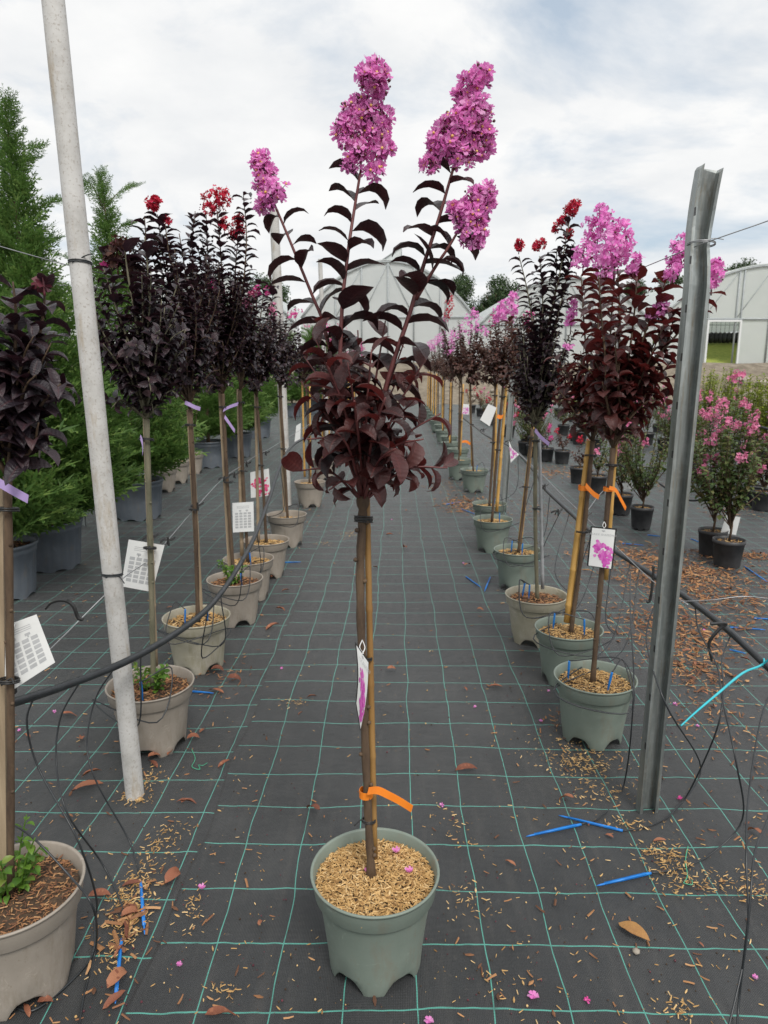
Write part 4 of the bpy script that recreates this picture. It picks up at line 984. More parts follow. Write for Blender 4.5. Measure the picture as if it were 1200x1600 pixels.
def conifer(px, bot, R_pot, H_pot, width, height, label, n=620, lean=0.0, hpy=None):
    f = on_z(px, bot); base = Vector((f.x, f.y + R_pot*.8, 0)); root = empty('conifer', base, label, 'conifer', 'conifers in slate pots')
    if hpy: height = on_y(px, hpy, base.y).z
    make_pot(root, 'ribbed', 'pot_slate', R_pot, H_pot)
    soil_part(root, base, R_pot*.9, H_pot - .05, n=120, chip='chip_dark', smin=.015, smax=.04)
    mb = MB(); tube(mb, smooth_path([base + Vector((0, 0, H_pot - .06)), base + Vector((lean*.3, 0, height*.5)), base + Vector((lean, 0, height))], 6), [.03, .018, .004], 7); mb.build('trunk', 'bark', root)
    mb = MB(); g = [[] for _ in SPRAYS]; z0 = H_pot + .05
    for i in range(n):
        t = random.random()**1.9; z = z0 + (height - z0)*t
        rad = width*((1 - t)**.8 if t < .4 else .665*((1 - t)/.6)**3.0)*min(1, .8 + t*2.2) + .006
        a = random.uniform(0, 6.2832); q = random.uniform(.15, .75)
        d = Vector((math.cos(a), math.sin(a), random.uniform(.45, 1.1) + t*.8)).normalized()
        p = base + Vector((lean*t + math.cos(a)*rad*q, math.sin(a)*rad*q, z))
        g[random.randrange(5)].append(mat4(p, d, Vector((random.gauss(0, .6), random.gauss(0, .6), 1)), random.uniform(.24, .46)*(1.2 - .4*t if t < .4 else 1.04 - 1.25*(t - .4))))
    for k in range(9):   # loose arching shoots that break the outline
        t = random.uniform(.35, .9); a = random.uniform(0, 6.2832); q = base + Vector((lean*t, 0, z0 + (height - z0)*t)); L_ = (.62 - .4*t)*random.uniform(.8, 1.2)
        pp = smooth_path([q, q + Vector((math.cos(a)*L_*.5, math.sin(a)*L_*.5, L_*.55)), q + Vector((math.cos(a)*L_, math.sin(a)*L_, L_*.75))], 6); tube(mb, pp, [.005, .0015], 4, 1)
        for j, p in enumerate(pp[3:]):
            for sd in (-1, 1): g[random.randrange(5)].append(mat4(p, Vector((math.cos(a + sd*.8), math.sin(a + sd*.8), .6)), rand_unit() + Vector((0, 0, 1)), .17*random.uniform(.7, 1.2)*(1 - .04*j)))
    for t_, k in zip(SPRAYS, g): add_many(mb, t_, k)
    o = mb.build('crown', ['conifer', 'bark'], root, False); o['kind'] = 'stuff'
    return root
c1 = conifer(60, 897, .25, .36, .50, 3.2, 'tall feathery green conifer in a slate pot showing a lilac tape before it', 1500, .0, 160)
conifer(-20, 945, .24, .36, .42, 2.3, 'low feathery conifer in a slate pot before the tall conifer', 650, -.25)
conifer(205, 815, .26, .38, .46, 3.1, 'feathery conifer with a bare arching tip in the slate pot behind the tall white post', 900, -.12, 275)
conifer(322, 732, .26, .38, .40, 2.3, 'green conifer in a slate pot behind the red flowered trees', 560)
conifer(366, 716, .26, .38, .40, 2.4, 'green conifer in a slate pot behind the stake with paired lilac tapes', 560)
conifer(402, 685, .26, .38, .42, 2.2, 'green conifer in a slate pot beside the second white post', 520)
proto = conifer(455, 652, .26, .38, .42, 2.3, 'green conifer in the slate pot row toward the greenhouses', 480)
for k in range(7):
    copy_tree(proto, (-2.55 + random.uniform(-.15, .15), proto.location.y + 1.2*(k + 1), 0), random.uniform(0, 6.28), random.uniform(.85, 1.1))
for k in range(10):
    copy_tree(proto, (-4.1 + random.uniform(-.2, .2), 6.6 + k*1.7, 0), random.uniform(0, 6.28), random.uniform(.6, .8))['label'] = 'low green conifer in a slate pot behind the slate pot row'
# taupe pots with little shrubs between conifers
def shrub(label, group, pos, Rr, H, potmat, leafmat, h, wd, flowers=None, nst=7, leafL=.04, spacing=.016, stem=0.0, single=0, nf=3, name='potted_shrub', kind='plain', fs=.03, lod='md', soilchips=50, fz=(.7, 1.05)):
    base = Vector((pos[0], pos[1], 0)); root = empty(name, base, label, 'potted shrub', group)
    make_pot(root, kind, potmat, Rr, H); soil_part(root, base, Rr*.88, H - .03, n=soilchips, chip='chip', smin=.012, smax=.03)
    mb = MB(); lv = []; t0 = base + Vector((0, 0, H - .04)); f = t0 + Vector((0, 0, stem)); tips = []
    if stem: tube(mb, [t0, t0.lerp(f, .5) + Vector((.01, 0, 0)), f], [.009, .007], 6)
    for k in range(nst):
        a = random.uniform(0, 6.28); q = math.sqrt(random.random()); e = f + Vector((math.cos(a)*wd*q, math.sin(a)*wd*q, (h - stem)*random.uniform(.32, 1)*(1 - .35*q*q)))
        f2 = f - Vector((0, 0, stem*random.uniform(0, .6))); p = smooth_path([f2, f2.lerp(e, .5) + Vector((math.cos(a)*wd*.25*q, math.sin(a)*wd*.25*q, h*random.uniform(-.02, .1))), e], 4); tube(mb, p, [.005, .0018], 5); leaves_on(p, spacing*1.25, lambda t: leafL*1.12, .2, lv, jitter=.5); tips.append(e)
    mb.build('stem', 'bark', root); emit_leaves(root, lv, leafmat, False, single, lod)
    if flowers:
        tips.sort(key=lambda e: -e.z); low_t = tips[nf//2:]; random.shuffle(low_t)
        for e in tips[:nf//2] + low_t[:nf - nf//2]:
            s = random.uniform(*fz)
            panicle(root, [(e, (.05*s, .05*s, .055*s)), (e + Vector((.02, 0, .04*s)), (.03*s, .03*s, .035*s))], fs, False, flowers, (int(20*s), 7), None, .2)
    return root
for px, py, lab in ((250, 771, 'low leafy shrub in the taupe pot next to the bare-tipped conifer'), (272, 757, 'low leafy shrub in the middle of three taupe pots behind the stakes'), (296, 742, 'low leafy shrub in the taupe pot next to the slate pots')):
    p = on_z(px, py); shrub(lab, 'shrubs in taupe pots behind the stakes', (p.x, p.y + .15), .17, .28, 'pot_taupe', 'greenleaf', 1.35, .16, None, 11, .04, .014, .2, kind='round')
# bamboo canes standing in those pots
# ------------------------------------------------------------------ right side: small flowering shrubs in black pots
SG = 'pink flowering shrubs in black pots'
def rs(px, bot, lab, h, wd, fl='pink', Rr=.12, H=.21, lm='greenleaf', nst=12, nf=5, stem=.12, single=0, leafL=.04, **kw):
    p = on_z(px, bot); return shrub(lab, SG, (p.x, p.y + Rr*.8), Rr, H, 'pot_black', lm, h, wd, fl, nst, leafL, .015, stem, single, nf, **kw)
rs(1144, 890, 'pink flowering shrub in a black pot with a blue dripper in its chips', 1.12, .3, Rr=.115, nst=30, nf=9, stem=.28, single=200, leafL=.045, fz=(.6, 1.05))
rs(1118, 872, 'pink flowering shrub in the black pot tucked behind the blue dripper pot', 1.25, .32, Rr=.11, nst=30, nf=9, stem=.25, single=120, leafL=.045, fz=(.6, 1.05))
rs(1006, 829, 'upright green shrub with pale pink flowers between orange tape and steel post', 1.1, .32, Rr=.105, nst=32, nf=9, stem=.2, single=100)
rs(973, 806, 'bushy green shrub with small pink flowers in a black pot beside two other black pots', .95, .28, nst=16, nf=5)
rs(935, 772, 'green shrub with a few pink flowers in a black pot behind the leaning bamboo cane', .6, .2, nst=10, nf=3)
rs(907, 757, 'low shrub with dark red flowers in a black pot', .4, .15, 'crimson', nst=8, nf=3, lm='brownleaf')
rs(880, 726, 'low reddish shrub in a black pot beside the dark red flowered one', .4, .15, 'crimson', nst=8, nf=2, lm='brownleaf')
rs(855, 722, 'small reddish shrub in a black pot at the row end by the beige pot tree', .35, .14, 'hotpink', nst=8, nf=2, lm='brownleaf')
rs(1102, 757, 'round shrub covered with pink flowers in a black pot behind the steel post', 1.0, .36, nst=26, nf=12, fz=(.6, 1.05))
rs(1085, 748, 'round shrub with pink flowers and reddish leaves touching the steel post', 1.0, .34, nst=24, nf=10, lm='brownleaf', fz=(.6, 1.05))
rs(1182, 792, 'pink flowering shrub in a black pot behind the blue dripper pot pair', .95, .3, nst=22, nf=8, fz=(.6, 1.0))
rs(1198, 800, 'reddish shrub with pink flowers beside the thin black hose', .95, .3, nst=20, nf=8, lm='brownleaf', fz=(.6, 1.0))
# rows further back
srcs = [rs(1040, 705, 'pink flowering shrub in a black pot in the rows below the bank', .8, .3, nst=20, nf=5, lod='lo', fz=(.5, .95)), rs(1060, 690, 'pink flowering shrub in a black pot in the rows below the bank', .65, .28, nst=18, nf=3, lm='greenleaf', lod='lo', fz=(.5, .95)),
        rs(1150, 700, 'yellow green shrub in a black pot in the rows below the bank', 1.05, .36, None, lm='yellowleaf', nst=24, lod='lo', leafL=.06), rs(900, 690, 'low reddish shrub in a black pot in the rows below the bank', .45, .2, 'crimson', nst=9, nf=3, lm='brownleaf', lod='lo')]
for k in range(56):
    y = random.uniform(10.5, 23); x = random.choice((2.3, 3.5, 4.6, 5.8, 7.0, 8.2)) + random.uniform(-.15, .15)
    i = random.choices((0, 1, 2, 3), (4, 4, 5 if x > 4.3 else 0, 3 if x < 3 else 0))[0]
    copy_tree(srcs[i], (x, y, 0), random.uniform(0, 6.28), random.uniform(.85, 1.2))
for (px, py, lab) in ((1165, 716, 'bright yellow green shrub in a black pot behind the pink flowering shrubs'), (1195, 722, 'bright yellow green shrub in a black pot, twin beside the grey black hose')):
    p = on_z(px, py); r = copy_tree(srcs[2], (p.x, p.y, 0), 1.0, 1.15); r['label'] = lab

# ------------------------------------------------------------------ hoses, wires
def hose(name, pts, rad, label, cat, mt='hose', group=None, n=8):
    P = [on_y(*p) for p in pts]; mb = MB(); tube(mb, smooth_path(P, n), rad, 10); return tag(mb.build(name, mt, origin=P[0]), label, cat, group)
hose('irrigation_hose', [(-90, 1128, 1.38), (0, 1104, 1.6), (100, 1072, 1.86), (200, 1032, 2.13), (280, 986, 2.5), (330, 945, 2.9), (368, 893, 3.4), (398, 838, 4.0), (420, 780, 4.75), (440, 722, 5.55), (457, 696, 6.3), (480, 682, 7.1), (500, 668, 8.6), (530, 650, 12)], .0122,
     'thick black irrigation hose sagging past the tall white post', 'hose')
hose('irrigation_hose', [(1300, 1128, 1.9), (1250, 1088, 2.03), (1200, 1042, 2.18), (1130, 978, 2.5), (1060, 925, 2.88), (1000, 886, 3.22), (960, 860, 3.5), (925, 832, 3.95), (890, 800, 4.4), (850, 762, 5.05), (838, 740, 5.6), (800, 700, 6.6), (760, 680, 7.6), (720, 650, 10.5)], .0125,
     'thick black irrigation hose passing behind the steel post', 'hose')
hose('irrigation_hose', [(1030, 755, 6.8), (1060, 775, 6.5), (1085, 782, 6.3), (1120, 772, 6.0), (1150, 762, 5.8), (1200, 765, 5.5), (1260, 790, 5.0)], .010, 'thin black hose strung through the pink flowering shrubs', 'hose')
hose('irrigation_hose', [(1135, 655, 8.2), (1165, 662, 8.0), (1200, 670, 7.6), (1260, 690, 7.2)], .012, 'grey black hose among the yellow green shrubs', 'hose')
hose('wire', [(-60, 366, 1.9), (0, 385, 2.05), (105, 414, 2.27), (200, 437, 2.9), (290, 461, 3.6), (400, 500, 5.6)], .0015, 'thin upper wire tied round the tall white post', 'wire', 'wire')
hose('wire', [(-40, 1112, 1.62), (20, 1070, 1.75), (95, 998, 2.05), (187, 908, 2.3), (240, 868, 2.75), (300, 800, 3.35), (348, 748, 3.95), (377, 728, 4.4), (400, 712, 4.9), (440, 690, 5.75), (520, 640, 9)], .0018, 'thin lower wire joining the stakes of the taupe pot row', 'wire', 'wire')
hose('wire', [(1290, 310, 1.9), (1200, 345, 2.02), (1092, 383, 2.16), (1000, 420, 2.75), (960, 436, 3.1), (880, 470, 4.6)], .0016, 'thin upper wire tied round the steel post', 'wire', 'wire')
hose('wire', [(1075, 945, 2.35), (1020, 908, 2.55), (965, 856, 2.95), (912, 805, 3.35), (880, 775, 3.8), (840, 735, 4.4), (800, 702, 5.6), (760, 680, 7.0), (720, 655, 9)], .0018, 'pale lower wire joining the bamboo canes of the green pot row', 'wire', 'wire')
hose('string', [(1040, 940, 2.7), (1105, 938, 2.62), (1160, 932, 2.6), (1200, 935, 2.6)], .0015, 'pale string tied off from the hose behind the steel post', 'string', 'wire')
hose('string', [(918, 798, 3.4), (935, 775, 3.8), (952, 758, 4.1)], .0015, 'short pale string behind the orange tapes', 'string', 'wire')

# black plastic hooks and clips
def hook(pts, Y, lab, rad=.004):
    P = [on_y(x, y, Y) for x, y in pts]; mb = MB(); strip(mb, smooth_path(P, 4), (0, 1, .15), .012, .006); tag(mb.build('hose_hook', 'black', origin=P[0], smooth=False), lab, 'hook', 'black plastic hose hooks')
hook([(72, 951), (82, 941), (100, 938), (114, 946), (122, 965), (130, 968)], 2.05, 'curved black hook on the lower wire between split batten and white post')
hook([(1110, 975), (1135, 974), (1122, 985), (1108, 1005), (1112, 1032)], 2.44, 'curved black hook round the hose behind the steel post beyond the steel post')
hook([(1021, 884), (1020, 905), (1016, 936), (1010, 941)], 2.6, 'straight black hook hanging from the hose between picture card and steel post')
hook([(-5, 1085), (8, 1078), (20, 1072), (24, 1083)], 1.78, 'black clip gripping the lower wire at the split batten')
hook([(18, 1052), (34, 1050), (48, 1045), (52, 1055)], 1.82, 'black clip in front of the white card on the split batten')
for px, py, Y, lab in ((262, 845, 2.9, 'black clip on the wire behind the tall white post'), (235, 840, 2.7, 'black clip at the stake with the large white card'), (308, 790, 3.35, 'black clip at the stake in the stained beige pot'), (350, 748, 3.9, 'black clip at the stake of the crimson headed tree'), (366, 742, 4.2, 'black clip between two weathered stakes'),
                       (385, 725, 4.5, 'black clip above the pink picture card'), (415, 708, 5.3, 'black clip just before the second white post'), (870, 800, 3.7, 'black clip in front of the hose behind the steel post'), (915, 806, 3.4, 'black clip on the thick leaning bamboo'), (850, 760, 4.6, 'black clip above the leaning bamboo pot'), (795, 690, 5.9, 'black clip beside the picture card on bamboo'), (755, 672, 7.0, 'black clip on the wire by the plump magenta plume tree')):
    P = on_y(px, py, Y); mb = MB(); s = .022
    strip(mb, smooth_path([P + Vector((-s*1.4, 0, -.2*s)), P + Vector((-s*.5, -.004, .3*s)), P + Vector((s*.4, 0, .1*s)), P + Vector((s*1.4, .004, .6*s))], 3), (0, .4, 1), .009, .006)
    strip(mb, [P + Vector((s*.2, -.008, .8*s)), P + Vector((s*.3, -.008, -.9*s))], (1, 0, 0), .007, .005)
    tube(mb, [P + Vector((0, 0, .3*s)), P + Vector((-.3*s, .01, -.8*s))], .003, 5)
    tag(mb.build('wire_clip', 'black', origin=P, smooth=False), lab, 'clip', 'black wire clips')

# ------------------------------------------------------------------ drip tubes with blue stakes
def blue_stake(mb, a, b, mi=0):
    a, b = Vector(a), Vector(b); pts = [a, a.lerp(b, .05), a.lerp(b, .5), a.lerp(b, .92), b]; tube(mb, pts, [.0042, .0045, .0045, .0028, .0012], 7, mi)
    s = (b - a).normalized()
    strip(mb, [a.lerp(b, .1) + Vector((0, 0, .003)), a.lerp(b, .85) + Vector((0, 0, .002))], s.cross(Vector((.2, .1, 1))), .009, .002, mi)
def drip(pts, st, lab, rad=.0027, group='thin drip tubes'):
    P = [Vector(p) for p in pts]; root = empty('drip_tube', P[0], lab, 'drip tube', group); mb = MB(); tube(mb, smooth_path(P, 7), rad, 6); mb.build('tube', 'hose', root)
    if st: mb = MB(); blue_stake(mb, st[0], st[1]); mb.build('dripper_stake', 'blue', root)
def g(px, py, z=.006): return on_z(px, py, z)
# on the ground by the steel post
drip([on_y(985, 895, 2.95), on_y(985, 960, 2.6), on_y(990, 1080, 2.2), g(975, 1225, .02), g(940, 1275), g(908, 1288)], (g(908, 1288), g(822, 1307)), 'drip tube ending in a blue stake that crosses another beside the steel post')
drip([on_y(1024, 940, 2.5), on_y(1010, 1000, 2.35), on_y(1040, 1100, 2.05), g(1095, 1200, .08), g(1050, 1270, .01), g(1010, 1292), g(973, 1298)], (g(973, 1298), g(873, 1274)), 'drip tube curling to the blue stake that lies across another')
drip([on_y(1086, 950, 2.72), on_y(1092, 985, 2.6), on_y(1120, 1040, 2.3), on_y(1128, 1090, 2.1), on_y(1150, 1190, 1.9), g(1160, 1280, .1), g(1110, 1335, .01), g(1060, 1357), g(1017, 1364)], (g(1017, 1364), g(932, 1384)), 'drip tube curving down to the lone blue stake nearest the golden leaf')
drip([on_y(1142, 992, 2.45), on_y(1128, 1030, 2.3), on_y(1130, 1070, 2.1), on_y(1120, 1140, 2.0), g(1075, 1240, .05), g(1045, 1275, .01), g(1030, 1284, .006), g(1022, 1288)], None, 'drip tube hanging from the hooked hose down to the post foot')
drip([on_y(1215, 1060, 2.1), on_y(1190, 1120, 1.9), on_y(1170, 1240, 1.7), on_y(1166, 1340, 1.55), on_y(1168, 1460, 1.45), g(1140, 1598, .06), g(1120, 1660)], (g(1120, 1660), g(1090, 1700)), 'long drip tube hanging from the hose below the cyan tie')
drip([on_y(1240, 1085, 2.0), on_y(1205, 1260, 1.7), on_y(1180, 1330, 1.5), on_y(1170, 1430, 1.4), g(1155, 1560, .05), g(1150, 1640)], (g(1150, 1640), g(1120, 1680)), 'drip tube crossing the long drip tube beside the golden leaf')
# left loops off the hose
drip([on_y(52, 1090, 1.74), on_y(42, 1130, 1.72), on_y(60, 1200, 1.7), on_y(120, 1310, 1.6), g(150, 1400, .1), g(148, 1440, .03), g(140, 1500, .006), g(60, 1575), g(16, 1572)], (g(16, 1572), g(-40, 1598)), 'drip tube looping from the hose past the split batten pot')
drip([on_y(126, 1063, 1.93), on_y(95, 1120, 1.9), on_y(88, 1190, 1.85), on_y(105, 1270, 1.75), g(160, 1350, .06), g(192, 1420, .01), g(190, 1468)], (g(190, 1468), g(180, 1568)), 'drip tube dropping to the blue stake lying in the leaf litter')
drip([on_y(180, 1042, 2.07), on_y(150, 1090, 2.05), on_y(136, 1160, 2.0), on_y(150, 1220, 1.95), g(200, 1310, .05), g(215, 1355, .01), g(220, 1378)], (g(220, 1378), g(226, 1460)), 'drip tube dropping to the blue stake among bark chips')
drip([on_y(-20, 1275, 1.62), on_y(40, 1300, 1.5), on_y(110, 1370, 1.45), on_y(146, 1420, 1.4), g(150, 1480, .02), g(130, 1560), g(120, 1640)], (g(120, 1640), g(90, 1690)), 'drip tube running round the split batten pot')
def pot_drip(rim, hosept, Rr, H, lab, dx=(0, 0), loop=.12):
    c = on_z(rim[0], rim[1], H); s = c + Vector((dx[0], dx[1], -.03)); top = s + Vector((random.uniform(-.012, .012), -.01, .085)); h = on_y(*hosept)
    m1 = h.lerp(top, .35) + Vector((random.uniform(-.05, .05), -.04, -.22)); sd = random.choice((-1, 1)); m2 = c + Vector((sd*Rr*1.15, -Rr*.6, -.02)); m3 = c + Vector((-sd*Rr*.5, -Rr*1.12, -.03 - loop*.3)); m4 = c + Vector((-sd*Rr*.6, -Rr*.2, .08))
    drip([h, m1, m2, m3, m4, top], (top, s), lab)
HPL, HPR = (230, 1015, 2.27), (955, 856, 3.5)
for a in (((235, 1068), (220, 1022, 2.2), .165, .265, 'drip tube looped over the taupe pot behind the tall white post', (.0, -.09)), ((307, 964), (325, 950, 2.85), .165, .265, 'drip tube looped in front of the stained beige pot', (-.05, -.03)), ((307, 964), (345, 928, 3.05), .165, .265, 'second drip tube feeding the stained beige pot of the taupe pot row', (.05, .02)),
          ((367, 905), (380, 873, 3.55), .163, .265, 'drip tube hung over the taupe pot of the crimson headed tree', (.05, -.05)), ((390, 872), (402, 830, 4.1), .163, .265, 'drip tube looped over the taupe pot of the pale pink clusters', (.02, -.06)), ((448, 803), (438, 730, 5.45), .165, .265, 'drip tube looped over the pot at the second white post', (.0, .03)),
          ((930, 1056), (1000, 886, 3.2), .163, .265, 'drip tube looped over the green pot by the steel post', (.03, -.075)), ((930, 1056), (985, 878, 3.3), .163, .265, 'second drip tube of the green pot by the steel post', (-.10, .03)), ((888, 980), (958, 858, 3.5), .16, .265, 'drip tube looped over the second green pot', (.07, -.03)), ((888, 980), (940, 845, 3.75), .16, .265, 'second drip tube of the second green pot', (-.06, .05)),
          ((838, 928), (925, 832, 3.95), .168, .265, 'drip tube looped over the beige pot of the green pot row', (-.04, .0)), ((838, 928), (890, 800, 4.4), .168, .265, 'second drip tube of the beige pot of the green pot row', (-.07, .03)), ((809, 858), (880, 790, 4.6), .16, .265, 'drip tube looped over the leaning bamboo pot', (.02, -.05)), ((809, 858), (860, 770, 4.9), .16, .265, 'second drip tube of the leaning bamboo pot', (-.04, .02)),
          ((770, 810), (838, 740, 5.6), .16, .265, 'drip tube looped over the front one of the paired green pots', (.05, -.03)), ((765, 787), (810, 708, 6.4), .155, .265, 'drip tube looped over the rear one of the paired green pots', (.04, 0)), ((741, 733), (780, 690, 7.2), .165, .265, 'drip tube looped over the pot of the plump magenta plume', (.02, -.06))):
    pot_drip(*a)
# loose blue stakes lying on the fabric
for (x1, y1, x2, y2, lab) in ((297, 1080, 334, 1083, 'loose blue stake beside the taupe pot behind the tall white post'), (436, 879, 470, 878, 'loose blue stake past the crimson headed tree'), (728, 901, 752, 918, 'longer one of two blue stakes forming a V in the aisle'), (766, 902, 757, 924, 'shorter one of two blue stakes forming a V in the aisle'),
        (720, 795, 742, 803, 'loose blue stake before the paired green pots'), (757, 856, 776, 862, 'loose blue stake at the foot of the front paired pot'), (697, 788, 720, 784, 'loose blue stake among rust coloured litter in the aisle'), (1012, 836, 1034, 838, 'loose blue stake below the upright green shrub'), (972, 849, 1006, 852, 'loose blue stake in leaf litter behind the picture card'), (1080, 842, 1100, 850, 'loose blue stake beside the pot with the white rounded card'), (1163, 885, 1200, 910, 'loose blue stake beside the pink shrub with the blue dripper'), (1140, 980, 1196, 984, 'long loose blue stake under the hose with the cyan tie'), (1178, 966, 1215, 968, 'loose blue stake in litter beyond the hose with the cyan tie'), (1140, 1015, 1165, 1021, 'short blue stake showing under the hose')):
    a, b = g(x1, y1), g(x2, y2); mb = MB(); blue_stake(mb, a, b); tag(mb.build('dripper_stake', 'blue', origin=a), lab, 'dripper stake', 'loose blue stakes on the fabric')
P = [on_y(1212, 1022, 2.1), on_y(1188, 1040, 2.14), on_y(1160, 1052, 2.08), on_y(1120, 1085, 1.95), on_y(1088, 1112, 1.88), on_y(1064, 1134, 1.83)]
mb = MB(); tube(mb, smooth_path(P, 5), [.0035, .004, .0022], 6); hz = on_y(1193, 1036, 2.2)
tube(mb, [hz + Vector((.0135*math.cos(t)*.4, .013*math.cos(t), .0135*math.sin(t))) for t in np.linspace(0, 6.3, 16)], .003, 5); tag(mb.build('cable_tie', 'cyan', origin=P[0]), 'long cyan tie knotted round the hose behind the steel post', 'cable tie')

# ------------------------------------------------------------------ cards and tapes
def bil(c, u, v): return c[0]*(1-u)*(1-v) + c[1]*u*(1-v) + c[2]*u*v + c[3]*(1-u)*v
def card(corners, Y, style, label, dys=(0, 0, 0, 0), curve=0.0, hang=None):
    """corners: pixels top-left, top-right, bottom-right, bottom-left; dys: depth offset of each corner"""
    C = [on_y(x, y, Y + dy) for (x, y), dy in zip(corners, dys)]; nrm = (C[1] - C[0]).cross(C[3] - C[0]).normalized()
    if nrm.y > 0: nrm = -nrm
    root = empty('plant_card', C[0], label, 'plant card', 'plant cards hung on stems')
    def pt(u, v, off=0.0): return bil(C, u, v) + nrm*(off + curve*math.sin(v*math.pi))
    def sheet(name, us, vs, off, mt, th=0):
        mb = MB(); nu, nv = len(us), len(vs); V = [list(pt(u, v, off)) for v in vs for u in us]; F = grid_faces(nv, nu)
        mb.add(V, [F])
        if th:
            mb.add([list(pt(u, v, off - th)) for v in vs for u in us], [F[:, ::-1]])
            edge = [(u, vs[0]) for u in us] + [(us[-1], v) for v in vs] + [(u, vs[-1]) for u in us[::-1]] + [(us[0], v) for v in vs[::-1]]
            mb.add([list(pt(u, v, o)) for o in (off, off - th) for u, v in edge], [grid_faces(2, len(edge), True)])
        return mb.build(name, mt, root, False)
    L5 = np.linspace(0, 1, 7)
    if style == 'back':
        s = sheet('sheet', [0, .5, 1], L5, 0, 'white', .0008)
        mb = MB()
        for j in range(6):
            for i in range(4):
                u0, v0 = .12 + i*.2, .34 + j*.092; mb.add([list(pt(u, v, .0006)) for u, v in ((u0, v0), (u0 + .15, v0), (u0 + .15, v0 + .066), (u0, v0 + .066))], [np.array([(0, 1, 2, 3)])])
        for j in range(3):
            mb.add([list(pt(u, v, .0006)) for u, v in ((.2, .12 + j*.035), (.8, .12 + j*.035), (.8, .13 + j*.035), (.2, .13 + j*.035))], [np.array([(0, 1, 2, 3)])])
        for u0 in (.3, .62):   # two little tree pictograms
            for (a, b, c_, d_) in ((u0, .25, .12, .045), (u0 + .045, .28, .03, .05)):
                mb.add([list(pt(u, v, .0007)) for u, v in ((a, b), (a + c_, b), (a + c_, b + d_), (a, b + d_))], [np.array([(0, 1, 2, 3)])])
        mb.build('printed_panel', 'ink', s, False)
    elif style == 'plain': sheet('sheet', [0, .5, 1], L5, 0, 'white', .0008)
    else:
        s = sheet('sheet', [0, .5, 1], L5, 0, 'black' if style == 'diamond' else 'white', .0008)
        if style == 'diamond': sheet('face', [.06, .5, .94] if not curve else [.05, .5, .97], list(np.linspace(.035, .985, 7)), .0005, 'white')
        mb = MB(); V, F = FLO_LO[0]
        for k in range(90 if style == 'diamond' else 60):
            if style == 'diamond': u, v = (random.gauss(.42, .11), random.gauss(.5, .08)) if k < 34 else (random.gauss(.66, .13), random.gauss(.72, .12))
            else: u, v = random.uniform(.06, .94), random.uniform(.3, .95)
            if not (.07 < u < .93 and .28 < v < .97): continue
            r_ = random.uniform(.05, .1); n = 7; ring_ = [(u + r_*math.cos(t)*random.uniform(.6, 1.1), v + r_*.62*math.sin(t)*random.uniform(.6, 1.1)) for t in np.linspace(0, 6.283, n, endpoint=False)]
            mb.add([list(pt(min(.95, a), min(.98, b), .0009 + k*.00001)) for a, b in ring_], [np.array([list(range(n))])])
        mb.build('flower_print', 'print' if style != 'pinkpic' else 'printred', s, False)
        if style == 'diamond':
            mb = MB(); mb.add([list(pt(u, v, .0011)) for u, v in ((.5, .115), (.58, .085), (.54, .07), (.46, .07), (.42, .085))], [np.array([(0, 1, 2, 3, 4)])]); mb.build('diamond_logo', 'ink', s, False)
            fc = bpy.data.curves.new('lettering', 'FONT'); fc.body = 'BLACK DIAMOND'; fc.align_x = 'CENTER'; wdt = (C[1] - C[0]).length; fc.size = wdt*.105; fc.space_character = 1.25; fc.materials.append(M['ink'])
            tf = bpy.data.objects.new('lettering_curve', fc); lm_ = bpy.data.meshes.new_from_object(tf); bpy.data.objects.remove(tf); to = bpy.data.objects.new('lettering', lm_); col.objects.link(to); x = (C[1] - C[0]).normalized(); z = nrm; y = z.cross(x)
            if y.z < 0: y = -y
            to.parent = s; mt = Matrix((x, y, x.cross(y))).transposed().to_4x4(); mt.translation = pt(.5, .20, .0014) - wloc(root); to.matrix_local = mt
    if hang:
        h = on_y(*hang); mb = MB(); a = pt(.5, .03, .001); tube(mb, smooth_path([a, a.lerp(h, .5) + Vector((.006, -.004, 0)), h], 4), .0012, 5); tube(mb, smooth_path([a + Vector((.002, 0, 0)), a.lerp(h, .5) + Vector((-.006, -.004, 0)), h], 4), .0012, 5); mb.build('string', 'white', root)
R1Y = on_z(930, 1056, .265).y
card([(923, 822), (964, 826), (957, 890), (917, 884)], R1Y - .03, 'diamond', 'picture card with pink flower photo hanging on the tree by the steel post', hang=(944, 815, R1Y - .012))
card([(-12, 985), (57, 960), (86, 1035), (14, 1082)], on_z(17, 1384, .265).y + .02, 'back', 'white printed card with tree pictograms beside the split batten', dys=(0, .03, .03, 0), hang=(12, 985, on_z(17, 1384, .265).y))
card([(201, 843), (257, 852), (238, 925), (189, 916)], on_z(235, 1066, .265).y + .035, 'back', 'white printed card on the stake behind the tall white post')
card([(363, 786), (396, 784), (397, 830), (364, 832)], on_z(388, 872, .265).y - .03, 'back', 'small white printed card on the stake beside the crimson headed tree')
card([(391, 738), (420, 732), (423, 774), (392, 778)], on_z(416, 843, .265).y + .03, 'pinkpic', 'bright pink picture card hanging before the second white post')
card([(763, 631), (776, 637), (765, 666), (750, 656)], on_z(770, 810, .265).y - .03, 'plain', 'tilted white card on bamboo beside the grey steel post')
card([(795, 688), (800, 700), (811, 710), (798, 723)], on_z(809, 858, .265).y - .02, 'pic', 'diamond tilted picture card above the leaning bamboo pot')
card([(724, 631), (733, 632), (733, 648), (722, 647)], on_z(741, 733, .265).y - .02, 'pic', 'small picture card under the plump magenta plume')
card([(463, 665), (470, 661), (469, 690), (460, 692)], on_z(484, 752, .265).y - .03, 'plain', 'small white card by the bamboo past the second white post')
card([(1135, 805), (1157, 808), (1150, 836), (1126, 832)], on_z(1118, 872, 0).y + .05, 'plain', 'white rounded card stuck between the two black pots')
